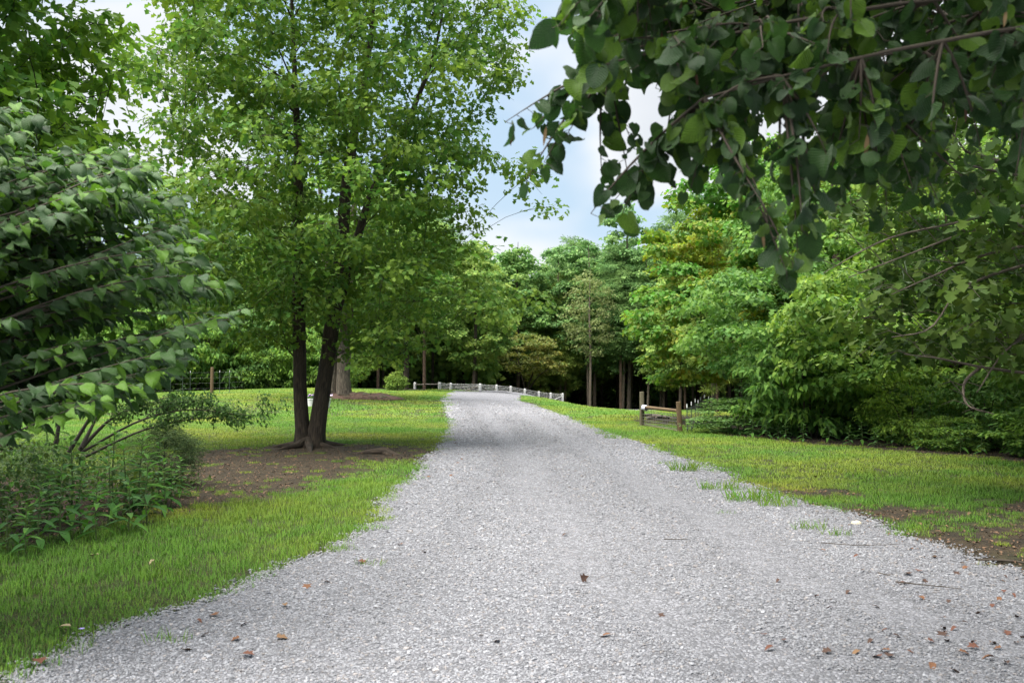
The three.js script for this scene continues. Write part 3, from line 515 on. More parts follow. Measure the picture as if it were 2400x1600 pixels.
// shrubs along the foot of the wood
{
  const kinds = [0, 1, 2].map((k) => grow({ seed: 50 + k, clear: 0.1, sides: 5, stemSegs: 5, stems: [0, 1, 2, 3].map((s) => ({ pts: [v3(0.1 * s - 0.15, -0.05, 0), v3(0.3 * (s - 1.5), 0.8, 0.2 * (s % 2)), v3(0.6 * (s - 1.5), 1.9, 0.4 * (s % 2) - 0.2)], r: [0.025, 0.018, 0.008] })), blobs: [[0, 1.3, 0, 1.5, 1.15, 1.3], [0, 0.55, 0.3, 1.5, 0.5, 1.2]], boughs: 75, boughR: 0.36, leaves: 75, leafSize: [0.12, 0.11, 0.15][k], flat: 0.5, hollow: 0.2, tip: 0.004, tpl: [L.small, [...L.small, ...L.lance], L.ovate][k], col: tint(...[[[0.05, 0.15, 0.035], [0.12, 0.26, 0.045]], [[0.07, 0.19, 0.03], [0.18, 0.33, 0.035]], [[0.06, 0.18, 0.035], [0.15, 0.31, 0.035]]][k], 0.3) }));
  const protos = kinds.map((g, k) => { const t = standTree('shrub', '', 'shrub', g, [0, -50, 0], [M.twig, M.twig, M.leafSoft], 'shrubs along the foot of the wood'); scene.remove(t); return t; });
  taken.set('shrub', 0);
  const spots = [[6.1, -23.4, 1.0, 0], [6.9, -22.0, 0.8, 1], [7.4, -21.6, 1.2, 2], [8.3, -20.6, 1.05, 0], [9.1, -19.7, 0.9, 1], [9.9, -20.2, 1.35, 2], [10.3, -18.4, 1.0, 0], [11.2, -17.2, 1.15, 1], [10.2, -16.4, 0.75, 2], [11.2, -14.6, 1.1, 0], [10.7, -12.4, 0.95, 1], [11.6, -11.0, 1.2, 2], [10.9, -9.4, 0.9, 0], [7.6, -24.8, 1.4, 0], [9.6, -23.4, 1.7, 2], [11.6, -20.6, 1.7, 0], [13.2, -17.2, 1.8, 1], [13.4, -12.2, 1.7, 2], [9.2, -17.9, 0.55, 1], [8.1, -19.8, 0.5, 2]];
  const words = ['dark small-leaved shrub at the foot of the wood beyond the lawn', 'light green shrub with narrow leaves at the foot of the wood', 'broad-leaved green shrub at the foot of the wood'];
  for (let k = 0; k < 22; k++) { if (k > 13 && k < 18) continue; const left = k < 18, x = left ? -38 + k * 1.9 : -14 + (k - 18) * 2.4, z = left ? -62.5 - hash(k, 3) * 3 - 0.12 * (x + 30) : -88 - hash(k, 5) * 3, sc = 1.1 + 1.3 * hash(k, 9); copyOf(protos[k % 3], onGround(x, z).toArray(), k * 1.3, [sc, sc * 1.15, sc], left ? 'leafy sapling at the front of the wood beyond the left lawn' : 'leafy sapling at the front of the wood behind the white posts', left ? 'saplings beyond the left lawn' : 'saplings behind the white posts'); }
  spots.forEach(([x, z, s, k], n) => copyOf(protos[k], onGround(x + (n % 2 ? 1.3 : 0.3), z - (n % 2 ? 1.2 : 0.3)).toArray(), n * 1.7, [s * 0.95, s * (0.42 + 0.62 * ((n * 7) % 5) / 4), s * 0.95], words[k], 'shrubs along the foot of the wood'));
}

// ================================================================ FAR WOOD
{
  const far = (seed, H, w, low, a, b, o = {}) => grow({ seed, clear: H * low * 0.8, sides: 6, stemSegs: 6, branchSides: 3, stems: [{ pts: [v3(0, -0.3, 0), v3(0.2 * (seed % 3 - 1), H * 0.35, 0), v3(0.1, H * 0.7, 0.1), v3(0, H * 0.97, 0)], r: [0.17, 0.14, 0.09, 0.02] }], blobs: [[0, H * lerp(low, 1, 0.5), 0, w, H * (1 - low) * 0.5, w], [0, H * lerp(low, 1, 0.35), 0, w * 1.15, H * (1 - low) * 0.25, w * 1.15]], boughs: 96, boughR: 0.92, spacing: 0.7, leaves: 120, leafSize: 0.255, flat: 0.5, tpl: L.tuft, twigs: 0, thick: 0.01, col: tint(a.map((c) => c * 1.35), b.map((c) => c * 1.35), 0.3), ...o });
  const F = [
    far(61, 17, 2.7, 0.17, [0.055, 0.155, 0.04], [0.14, 0.25, 0.06]), far(62, 15, 3.0, 0.12, [0.07, 0.17, 0.035], [0.18, 0.28, 0.055]), far(63, 19, 2.5, 0.24, [0.055, 0.15, 0.045], [0.12, 0.23, 0.065]),
    far(64, 18, 2.1, 0.28, [0.05, 0.13, 0.04], [0.11, 0.21, 0.06], { tpl: L.needle, leafSize: 0.6, leaves: 110, boughR: 0.8, rise: 0.1 }), far(65, 16, 2.0, 0.1, [0.05, 0.11, 0.02], [0.12, 0.18, 0.03], { tpl: L.needle, leafSize: 0.55, leaves: 110, boughR: 0.85, rise: 0.05 }),
  ];
  const info = [['tall_broadleaf_tree', 'tall slim broadleaf tree'], ['spreading_forest_tree', 'spreading bright green tree'], ['high_crowned_tree', 'high-crowned tree with bare trunk'], ['pine_tree', 'dark pine with bare trunk'], ['cedar_tree', 'olive green conifer']];
  const protos = F.map((g, k) => { const t = standTree(info[k][0], info[k][1], 'tree', g, [0, 0, 0], [k > 2 ? M.barkPine : k === 2 ? M.barkPale : M.bark, k > 2 ? M.barkPine : k === 2 ? M.barkPale : M.bark, k > 2 ? M.needles : M.leafSoft], 'trees of the far wood'); scene.remove(t); taken.set(info[k][0], 0); return t; });
  const R = rng(99); let n = 0;
  const add = (x, z, s, k, where, group) => { const o = copyOf(protos[k], onGround(x, z).toArray(), R() * 6.28, [s * (0.9 + 0.25 * R()), s, s * (0.9 + 0.25 * R())], info[k][1] + ' ' + where, group); n++; return o; };
  // behind the white posts
  for (let row = 0; row < 5; row++) for (let x = -20; x < 44; x += 3.3) {
    const X = x + (R() - 0.5) * 2.2 + row * 1.3, Z = -91 - row * 5.5 - R() * 3 + 0.35 * Math.max(0, X - 8);
    if (Math.abs(X) > -Z * 0.4 + 2 && row > 1) continue;
    add(X, Z, (0.8 + 0.28 * R()) * (X > 9 ? 1.22 : 1), [0, 1, 2, 3, 2, 3, 4, 0][Math.floor(R() * 8)], row ? 'deep in the wood behind the white posts' : 'fronting the wood behind the white posts', row ? 'trees deep in the wood behind the white posts' : 'trees fronting the wood behind the white posts');
  }
  // slim trunks lining the front of that wood
  for (let k = 0; k < 9; k++) add(4.5 + k * 1.7 + R() * 2.6, -86.5 - R() * 6, 0.72 + 0.3 * R(), k % 4 === 3 ? 3 : 2, 'lining the edge of the wood behind the white posts', 'slim trees lining the wood edge');
  // nearer on the right, behind the yellowing tree
  for (const [x, z, s, k] of [[15, -62, 0.95, 4], [17.5, -58, 0.98, 0], [19, -66, 1.05, 3], [14.5, -73, 0.95, 1], [18, -76, 1.1, 2], [20, -50, 0.9, 1], [17, -44, 0.85, 0], [22, -58, 1.1, 3], [20, -40, 0.85, 2], [23, -46, 0.95, 0], [26, -64, 1.1, 2], [19, -33, 0.75, 1], [24, -34, 0.85, 3], [27, -50, 1.0, 1]]) add(x, z, s, k, 'in the wood between the yellowing tree and the white posts', 'trees behind the yellowing tree');
  // across the lawn on the left
  for (let row = 0; row < 4; row++) for (let x = -62; x < -3; x += 3.4) {
    const X = x + (R() - 0.5) * 2.4, Z = -(62 - (X + 12) * 0.5) * 0 - 66 - row * 5.5 - R() * 3 - 0.12 * (X + 30);
    add(X, Z, 0.7 + 0.28 * R(), [0, 1, 2, 3, 1, 4, 0][Math.floor(R() * 7)], row ? 'deep in the wood beyond the left lawn' : 'fronting the wood beyond the left lawn', row ? 'trees deep in the wood beyond the left lawn' : 'trees fronting the wood beyond the left lawn');
  }
  for (let z = -20; z > -64; z -= 3.4) for (let k = 0; k < 3; k++) { const X = -25 - 0.28 * (-z - 20) - k * 4.5 - R() * 2.5; if (Math.abs(X) < -z * 0.72 + 5) add(X, z + R() * 2, 0.6 + 0.25 * R(), [0, 1, 2, 3, 1][Math.floor(R() * 5)], 'in the wood behind the weedy thicket', 'trees behind the weedy thicket'); }
  console.log('far trees', n);
  // leafy undergrowth inside the wood
  const s = new Soup(), Q = rng(101);
  for (let k = 0; k < 520; k++) {
    let x, z; if (k < 260) { x = -75 + Q() * 72; z = -74 - Q() * 14 - 0.12 * (x + 30); } else if (k < 440) { x = -20 + Q() * 56; z = -104 - Q() * 16; } else { x = 14 + Q() * 16; z = -28 - Q() * 45; if (inWood(x, z) < 2.5) continue; }
    const h = height(x, z), rad = k < 440 ? 1.1 + Q() * 1.6 : 0.6 + Q() * 1.1, col = tint([0.085, 0.21, 0.045], [0.21, 0.34, 0.065], 0.3);
    for (let q = 0; q < 90; q++) { const d = rv(Q), p = v3(x + d.x * rad, h + rad * 0.9 + d.y * rad, z + d.z * rad), dir = rv(Q).normalize(), nr = v3(0, 1, 0.4).addScaledVector(rv(Q), 0.8); nr.addScaledVector(dir, -nr.dot(dir)).normalize(); s.leaf(L.tuft[q & 1], p, dir, nr, (0.32 + 0.2 * Q()) * (k < 440 ? 1.5 : 1), col(Q, p)); }
  }
  const u = part('undergrowth', s.geo(), M.leafSoft, scene, 'stuff'); tag(u, 'dark leafy undergrowth between the trunks of the far wood', 'undergrowth', null, 'stuff');
}
console.log('far wood done');

// a dense mass of leaves closes the view deep inside the wood
{
  const s = new Soup(), Q = rng(111), col = tint([0.085, 0.21, 0.045], [0.21, 0.34, 0.065], 0.3);
  const clump = (x, z, y, rad) => { for (let q = 0; q < 70; q++) { const d = rv(Q), p = v3(x + d.x * rad, y + d.y * rad, z + d.z * rad), dir = rv(Q).normalize(), nr = v3(0, 1, 0.5).addScaledVector(rv(Q), 0.8); nr.addScaledVector(dir, -nr.dot(dir)).normalize(); s.leaf(L.tuft[q & 1], p, dir, nr, 0.7 + 0.4 * Q(), col(Q, p)); } };
  for (let x = -95; x < 60; x += 1.9) for (let lay = 0; lay < 5; lay++) { const X = x + Q() * 2, Z = (X < -18 ? -92 - 0.12 * (X + 30) : -122) - Q() * 5; clump(X, Z, height(X, Z) + 0.8 + lay * 1.9 + Q(), 1.5 + Q() * 0.8); }
  for (let z = -20; z > -88; z -= 2) for (let lay = 0; lay < 4; lay++) { const X = -46 - 0.2 * (-z - 20) - Q() * 3; if (-X < -z * 0.72 + 8) clump(X, z, height(X, z) + 0.8 + lay * 1.9, 1.6); const Y = 30 + 0.1 * -z + Q() * 3; clump(Y, z, height(Y, z) + 1 + lay * 2, 1.7); }
  const u = part('far_foliage', s.geo(), M.leafSoft, scene, 'stuff'); tag(u, 'dense dark foliage deep inside the wood behind the trunks', 'foliage', null, 'stuff');
}

// ================================================================ LARGE-LEAVED BUSH ON THE LEFT
const orient = (m, dir, nrm) => { const z = dir.clone().cross(nrm).normalize(), y = z.clone().cross(dir); m.quaternion.setFromRotationMatrix(new THREE.Matrix4().makeBasis(dir, y, z)); };
{
  const R = rng(201), base = onGround(-4.1, -4.9), t = thing('large_leaved_bush', 'bush with large drooping glossy leaves on long thin twigs, overhanging the weeds', 'bush', base.toArray());
  const wood = new Soup(), extra = new Soup(), geos = L.bigOvate.map(leafGeo), cols = [[0.05, 0.13, 0.024], [0.07, 0.18, 0.022], [0.13, 0.29, 0.02], [0.04, 0.105, 0.028]];
  const mats = cols.map((c) => leafy({ vertexColors: false, color: new THREE.Color().setRGB(...c), clearcoat: 0.38, clearcoatRoughness: 0.42, transmission: 0.45, map: veinTex, bumpMap: veinBump, bumpScale: 0.0018 }));
  const rel = (p) => p.clone().sub(base);
  const tips = [];
  const bound = [[200, 60], [330, 220], [380, 360], [430, 400], [490, 440], [560, 500], [640, 510], [730, 585], [800, 465], [860, 440], [910, 350], [960, 260]];
  const reach = (py) => { for (let k = 1; k < bound.length; k++) if (py <= bound[k][0]) return lerp(bound[k - 1][1], bound[k][1], (py - bound[k - 1][0]) / (bound[k][0] - bound[k - 1][0])); return 250; };
  for (let k = 0; k < 165; k++) { const py = k > 140 ? 220 + R() * 200 : 350 + R() * 600, f = k > 140 ? 0.3 + 0.6 * R() : k < 60 ? 0.86 + 0.14 * R() : 0.1 + 0.75 * R(); tips.push(at(lerp(-120, reach(py), f), py, 4.0 + R() * 1.5)); }
  const leaves = [];
  const stems = [0, 1, 2, 3, 4].map((k) => { const pts = [v3(0.1 * (k - 2), -0.05, 0.1 * (k % 2)), v3(0.1 + 0.05 * k, 0.9, 0.2 * (k - 2) * 0.5), v3(0.25 + 0.1 * k, 1.9, 0.3 * (k - 2)), v3(0.5, 3.0 + 0.15 * k, 0.35 * (k - 2))]; wood.tube(new THREE.CatmullRomCurve3(pts).getPoints(8), [0.035, 0.033, 0.03, 0.028, 0.025, 0.02, 0.016, 0.012, 0.008], 6); return new THREE.CatmullRomCurve3(pts); });
  tips.forEach((tip, k) => {
    const e = rel(tip), st = stems[k % 5], len0 = e.length();
    let s0 = st.getPoint(0.5), bd = 1e9; for (let q = 0.2; q <= 1; q += 0.08) { const p = st.getPoint(q), c = p.distanceTo(e) + Math.abs(p.y + 0.7 - e.y) * 1.2; if (c < bd) { bd = c; s0 = p; } }
    const mid = s0.clone().lerp(e, 0.55); mid.y += 0.05 + 0.35 * R(); mid.z += (R() - 0.5) * 0.5;
    const c = new THREE.QuadraticBezierCurve3(s0, mid, e), len = c.getLength(); wood.tube(c.getPoints(8), [0.012, 0.01, 0.009, 0.008, 0.006, 0.005, 0.004, 0.003, 0.002], 4);
    const n = Math.min(22, Math.round(len * 0.9 / 0.052));
    for (let q = 0; q < n; q++) {
      const u = 1 - q * 0.052 / len, p = c.getPoint(u), tg = c.getTangent(u), side = q % 2 ? 1 : -1, acr = tg.clone().cross(UPV).normalize().multiplyScalar(side);
      const dir = tg.clone().multiplyScalar(q === 0 ? 1 : 0.6).addScaledVector(acr, q === 0 ? 0 : 0.6).add(v3(0.3, -0.05 - 0.55 * R(), 0.05)).addScaledVector(rv(R), 0.5).normalize();
      const nr = v3(0.05, 1, 0.25).addScaledVector(rv(R), 0.95); nr.addScaledVector(dir, -nr.dot(dir)).normalize();
      leaves.push([p, dir, nr, (0.07 + 0.055 * R()) * (q === 0 ? 0.85 : 1), e.x - q * 0.02]);
    }
  });
  for (let k = 0; k < 1700; k++) { const p = rel(at(-160 + R() * 480 * R(), 400 + R() * 550, 4.6 + R() * 1.2)), dir = v3(0.4, -0.6, 0.2).addScaledVector(rv(R), 0.8).normalize(), nr = v3(0, 1, 0.2).addScaledVector(rv(R), 0.5); nr.addScaledVector(dir, -nr.dot(dir)).normalize(); leaves.push([p, dir, nr, 0.07 + 0.05 * R(), -9]); }
  leaves.sort((a, b) => b[4] - a[4]);
  leaves.forEach(([p, dir, nr, s], k) => {
    if (k < 300) { const m = part('leaf', geos[k % 6], mats[Math.floor(R() * 4)], t); m.position.copy(p); orient(m, dir, nr); m.scale.setScalar(s); } else extra.leaf(L.bigOvate[k % 6], p, dir, nr, s, cols[Math.floor(R() * 4)]);
  });
  part('branches', wood.geo(), M.twig, t);
  part('foliage', extra.geo(), leafy({ clearcoat: 0.38, clearcoatRoughness: 0.42, transmission: 0.45, map: veinTex, bumpMap: veinBump, bumpScale: 0.0018 }), t, 'stuff');
}

// ================================================================ HEART-LEAVED TREE OVERHEAD ON THE RIGHT
{
  const R = rng(301), base = onGround(4.3, -1.9), t = thing('redbud_tree', 'tree with dark heart-shaped leaves on drooping branches reaching out over the driveway', 'tree', base.toArray());
  const rel = (p) => p.clone().sub(base), wood = new Soup(), extra = new Soup(), trunk = new Soup();
  const cols = [[0.038, 0.105, 0.02], [0.048, 0.13, 0.02], [0.13, 0.26, 0.022], [0.031, 0.084, 0.024]], geos = L.bigHeart.map(leafGeo);
  const look = { clearcoat: 0.14, clearcoatRoughness: 0.45, transmission: 0.5, map: veinTex, bumpMap: veinBump, bumpScale: 0.0028 };
  const mats = cols.map((c) => leafy({ vertexColors: false, color: new THREE.Color().setRGB(...c), ...look }));
  const tp = [v3(0, -0.1, 0), v3(-0.1, 1.2, -0.1), v3(-0.3, 2.4, -0.2), v3(-0.6, 3.6, -0.3), v3(-0.9, 5.0, -0.3)];
  trunk.tube(new THREE.CatmullRomCurve3(tp).getPoints(14), Array.from({ length: 15 }, (_, k) => lerp(0.14, 0.04, k / 14)), 9, 0.1);
  const limbEnds = [at(1420, 150, 3.0), at(1750, 60, 3.4), at(1650, 230, 2.7), at(2050, 220, 3.1), at(2250, 60, 3.6), at(1500, -120, 2.8), at(2000, -150, 2.6)];
  const limbs = limbEnds.map((e, k) => { const a = tp[2 + (k % 2)], b = rel(e), mid = a.clone().lerp(b, 0.5); mid.y += 0.5; mid.z += 0.3 * (R() - 0.5); const c = new THREE.QuadraticBezierCurve3(a, mid, b); wood.tube(c.getPoints(12), Array.from({ length: 13 }, (_, q) => lerp(0.017, 0.004, q / 12)), 6, 0.2, k); return c; });
  const leaves = [];
  const nodes = limbs.flatMap((c) => c.getPoints(14));
  const twig = (tip) => {
    const e = rel(tip); let s0 = nodes[0], bd = 1e9; for (const p of nodes) { const c = p.distanceTo(e) + (p.y < e.y + 0.05 ? 0.6 : 0); if (c < bd) { bd = c; s0 = p; } }
    const mid = s0.clone().lerp(e, 0.6); mid.y += 0.05; mid.add(rv(R).multiplyScalar(0.05)); const c = new THREE.QuadraticBezierCurve3(s0, mid, e), len = c.getLength();
    wood.tube(c.getPoints(7), [0.006, 0.0055, 0.005, 0.0045, 0.004, 0.003, 0.002, 0.0015], 4);
    const n = Math.max(5, Math.min(16, Math.round(len / 0.042)));
    for (let q = 0; q < n; q++) {
      const u = 1 - q * Math.min(0.046, len / n) / len, p = c.getPoint(Math.max(0, u)), side = v3(R() - 0.5, 0, R() - 0.5).normalize();
      const dir = v3(0, -1, 0).addScaledVector(side, 0.6).addScaledVector(rv(R), 0.6).normalize(), nr = v3((R() - 0.5) * 1.2, 0.35, R() < 0.6 ? 0.7 : -0.6).addScaledVector(rv(R), 1.2); nr.addScaledVector(dir, -nr.dot(dir)).normalize();
      const pet = p.clone().addScaledVector(side, 0.03).add(v3(0, -0.015, 0)); wood.tube([p, pet], [0.0015, 0.001], 3);
      leaves.push([pet, dir, nr, 0.038 + 0.042 * R(), 0]);
    }
  };
  for (const [x, y, d] of [[1185, 285, 3.0], [1250, 300, 3.05], [1320, 330, 2.95], [1235, 420, 3.0], [1275, 380, 3.0], [1385, 500, 2.9], [1440, 470, 2.95], [1500, 440, 2.9], [1545, 395, 2.85], [1310, 60, 2.6], [1390, 90, 2.7], [1340, 210, 2.8], [1420, 220, 2.9], [1620, 440, 2.8], [1660, 400, 3.0], [1740, 400, 2.8], [1790, 480, 2.55], [1830, 430, 2.8], [1860, 620, 2.6], [1880, 540, 2.6], [1915, 500, 2.7], [1990, 440, 3.0], [2060, 430, 2.8], [2140, 440, 2.9], [2300, 350, 2.7], [2380, 420, 2.6], [1560, 330, 3.2], [1480, 330, 3.3], [1870, 590, 2.65], [1845, 640, 2.6], [1800, 520, 2.6], [1760, 440, 2.9], [2080, 500, 3.2], [2200, 470, 3.4], [2330, 480, 3.0], [1410, 400, 3.0], [1470, 400, 3.1], [1450, 525, 2.9]]) twig(at(x, y, d));
  const low = (x) => x < 1500 ? lerp(40, 210, clamp((x - 1300) / 200)) : x < 1750 ? lerp(210, 340, (x - 1500) / 250) : lerp(250, 420, clamp(0.5 + 1.2 * noise(x * 0.012, 3.3)));
  for (let k = 0; k < 470; k++) { const x = 1310 + 1130 * R(), y = lerp(-140, low(x), Math.pow(R(), 0.8)); twig(at(x, y, 2.5 + R() * 2.2)); }
  // dry seed pods hang among the leaves
  const podGeo = leafGeo(bladeLeaf(4, 0.17, 0.2, 0.06, 0.9)), podMats = [std(0.12, 0.06, 0.035, { side: THREE.DoubleSide }), std(0.2, 0.13, 0.06, { side: THREE.DoubleSide })];
  for (let k = 0; k < 70; k++) { const l = leaves[Math.floor(R() * leaves.length)], m = part('seed_pod', podGeo, podMats[k % 2], t); m.position.copy(l[0]); orient(m, v3((R() - 0.5) * 0.4, -1, (R() - 0.5) * 0.4).normalize(), v3(R() - 0.5, 0.1, 1).normalize()); m.scale.setScalar(0.06 + 0.03 * R()); }
  // nearest and lowest leaves first
  leaves.forEach((l) => { l[4] = l[0].z * 1 - l[0].y * 0.5 - (l[0].y > 2.95 ? 5 : 0); });
  leaves.sort((a, b) => b[4] - a[4]);
  leaves.forEach(([p, dir, nr, s], k) => {
    if (k < 300) { const m = part('leaf', geos[k % geos.length], mats[Math.floor(R() * 4)], t); m.position.copy(p); orient(m, dir, nr); m.scale.setScalar(s); } else extra.leaf(L.bigHeart[k % L.bigHeart.length], p, dir, nr, s, cols[Math.floor(R() * 4)]);
  });
  // the rest of the crown, above and behind the camera
  for (let k = 0; k < 5200; k++) { const d = rv(R), p = v3(-1.2 + d.x * 3.2, 4.6 + d.y * 1.15, -0.3 + d.z * 2.6), dir = v3(0, -1, 0).addScaledVector(rv(R), 0.9).normalize(), nr = v3(0, 0.8, 0.4).addScaledVector(rv(R), 0.8); nr.addScaledVector(dir, -nr.dot(dir)).normalize(); const w = p.clone().add(base); if (w.z < -0.3 && w.y < EYE + 0.15 - w.z * 0.5) continue; extra.leaf(L.bigHeart[k % L.bigHeart.length], p, dir, nr, 0.1 + 0.04 * R(), cols[Math.floor(R() * 4)]); }
  part('trunk', trunk.geo(), M.bark, t); part('branches', wood.geo(), M.twig, t); part('foliage', extra.geo(), leafy(look), t, 'stuff');
  console.log('redbud leaves', leaves.length);
}

// ================================================================ WEEDS AND SHRUBS ON THE LEFT
{
  const s = new Soup(), R = rng(401), col = tint([0.025, 0.075, 0.018], [0.085, 0.15, 0.022], 0.3);
  for (let k = 0; k < 520; k++) {
    const x = -12 + R() * 8.6, z = -5.5 - R() * 10; const w = inWeeds(x, z); if (w < 0.12) continue;
    const rad = 0.16 + 0.2 * R(), hh = Math.min(1, w * 0.7 + 0.15) * (0.25 + 0.75 * R()) * (z < -11 ? 0.8 : 1), y = height(x, z);
    for (let q = 0; q < 85; q++) { const d = rv(R), p = v3(x + d.x * rad * 1.4, y + Math.max(0.02, hh * (0.35 + 0.6 * R()) + d.y * rad), z + d.z * rad * 1.4), dir = v3(0, -0.1, 0).addScaledVector(rv(R), 1).normalize(), nr = v3(0, 1, 0.2).addScaledVector(rv(R), 0.6); nr.addScaledVector(dir, -nr.dot(dir)).normalize(); s.leaf(L.small[q & 1], p, dir, nr, 0.035 + 0.055 * R(), col(R, p)); }
  }
  const u = part('roadside_undergrowth', s.geo(), M.leafSoft, scene, 'stuff'); tag(u, 'tangled small-leaved undergrowth beside the left lawn below the bush', 'undergrowth', null, 'stuff');

  // upright weeds with pointed leaves
  const stemGeo = (() => { const q = new Soup(); q.tube([v3(0, -0.03, 0), v3(0.02, 0.2, 0.01), v3(0, 0.5, 0)], [0.006, 0.005, 0.002], 5); return q.geo(); })();
  const geos = L.lance.map(leafGeo), mats = [[0.07, 0.21, 0.03], [0.10, 0.26, 0.025], [0.055, 0.17, 0.03]].map((c) => leafy({ vertexColors: false, color: new THREE.Color().setRGB(...c) }));
  const proto = new THREE.Group(); proto.name = 'leafy_weed'; tag(proto, 'upright weed with pointed bright green leaves at the edge of the undergrowth', 'weed', 'weeds along the lawn edge');
  part('stem', stemGeo, M.stem, proto);
  for (let k = 0; k < 16; k++) { const m = part('leaf', geos[k % 2], mats[k > 10 ? 1 : k % 3], proto), a = k * 2.4, y = 0.08 + 0.42 * k / 15, up = lerp(-0.1, 0.75, k / 15); m.position.set(0, y, 0); const dir = v3(Math.cos(a), up, Math.sin(a)).normalize(), nr = v3(0, 1, 0); nr.addScaledVector(dir, -nr.dot(dir)).normalize(); orient(m, dir, nr); m.scale.setScalar(lerp(0.19, 0.10, k / 15)); }
  for (const [px, py, sc] of [[190, 1260, 1.1], [250, 1240, 1.25], [300, 1255, 1.0], [345, 1235, 1.1], [380, 1215, 0.9], [140, 1275, 1.15], [90, 1290, 1.0], [225, 1275, 0.9], [285, 1215, 1.3], [330, 1210, 1.2], [400, 1190, 0.95], [160, 1230, 1.35], [60, 1310, 0.8], [20, 1300, 0.9], [110, 1250, 1.2], [370, 1180, 1.15], [265, 1200, 1.5], [420, 1165, 0.8]]) { const p = ground(px, py); copyOf(proto, p.toArray(), R() * 6.28, [sc * 1.3, sc * (1.1 + 0.4 * R()), sc * 1.3]); }

  for (let k = 0; k < 22; k++) { const t = k / 21, x = lerp(6.0, 10.6, t) + (R() - 0.5) * 0.7, z = lerp(-22.4, -16.0, t) + (R() - 0.5) * 0.9 + (t > 0.8 ? (t - 0.8) * 22 : 0), sc = 0.7 + 0.7 * R(); copyOf(proto, onGround(x, z).toArray(), R() * 6.28, [sc * 1.2, sc, sc * 1.2], 'upright weed with pointed leaves where the right lawn meets the wood', 'weeds at the foot of the wood'); }
  // arching shrub
  const b = onGround(-5.3, -10), t = thing('arching_shrub', 'sparse shrub whose thin dark stems arch low over the lawn from the undergrowth', 'shrub', b.toArray()), crown = new Soup(), tl = tint([0.03, 0.09, 0.02], [0.07, 0.16, 0.025], 0.3);
  const stems = [[[190, 1060], [330, 985], [440, 960], [560, 972]], [[200, 1070], [330, 1010], [430, 985], [530, 975]], [[160, 1060], [230, 950], [300, 860]], [[190, 1050], [220, 990], [270, 900]], [[130, 1040], [150, 940], [190, 860]], [[185, 1055], [270, 975], [380, 935]]];
  const petals = (p, n, rad) => { for (let q = 0; q < n; q++) { const d = rv(R), w = p.clone().addScaledVector(d, rad), dir = v3(0.3, -0.2, 0).addScaledVector(rv(R), 0.9).normalize(), nr = v3(0, 1, 0).addScaledVector(rv(R), 0.6); nr.addScaledVector(dir, -nr.dot(dir)).normalize(); crown.leaf(L.small[q & 1], w, dir, nr, 0.035 + 0.025 * R(), tl(R, w)); } };
  stems.forEach((line, k) => {
    const c = new THREE.CatmullRomCurve3(line.map(([x, y], q) => at(x, y, 10 + 0.3 * (k % 3) + 0.15 * q).sub(b))), wood = new Soup(), n = 14; wood.tube(c.getPoints(n), Array.from({ length: n + 1 }, (_, q) => lerp(k > 1 ? 0.03 : 0.018, 0.004, q / n)), 5);
    if (k < 2 || k === 5) for (let q = 5; q <= n; q++) { const p = c.getPoint(q / n); for (let w = 0; w < 3; w++) { const e = p.clone().add(v3(0.1 + 0.22 * R(), 0.05 + 0.16 * R() - (q > 10 ? 0.12 : 0), (R() - 0.5) * 0.3)); wood.tube([p, p.clone().lerp(e, 0.5).add(v3(-0.03, 0.02, 0)), e], [0.004, 0.003, 0.0015], 3); petals(e, 26, 0.09); petals(p.clone().lerp(e, 0.6), 10, 0.06); } }
    part('stem', wood.geo(), M.twig, t);
  });
  for (const [x, y] of [[610, 950], [640, 960], [660, 945], [575, 985], [620, 930]]) petals(at(x, y, 10.6).sub(b), 40, 0.09);
  part('crown', crown.geo(), M.leafSoft, t, 'stuff');

  // fuzzy dark seedling conifer
  const g = grow({ seed: 71, clear: 0.05, sides: 5, stemSegs: 4, stems: [{ pts: [v3(0, -0.02, 0), v3(0, 0.5, 0), v3(0.02, 1.0, 0)], r: [0.015, 0.01, 0.004] }], blobs: [[0, 0.45, 0, 0.5, 0.45, 0.5], [0, 0.8, 0, 0.2, 0.25, 0.2]], boughs: 60, boughR: 0.14, leaves: 60, leafSize: 0.09, flat: 0.8, tip: 0.002, thick: 0.006, tpl: L.needle, col: tint([0.03, 0.07, 0.025], [0.06, 0.10, 0.03]) });
  standTree('cedar_seedling', 'small dark feathery cedar seedling at the end of the undergrowth', 'shrub', g, onGround(-5.0, -12.2).toArray(), [M.twig, M.twig, M.needles]);
}

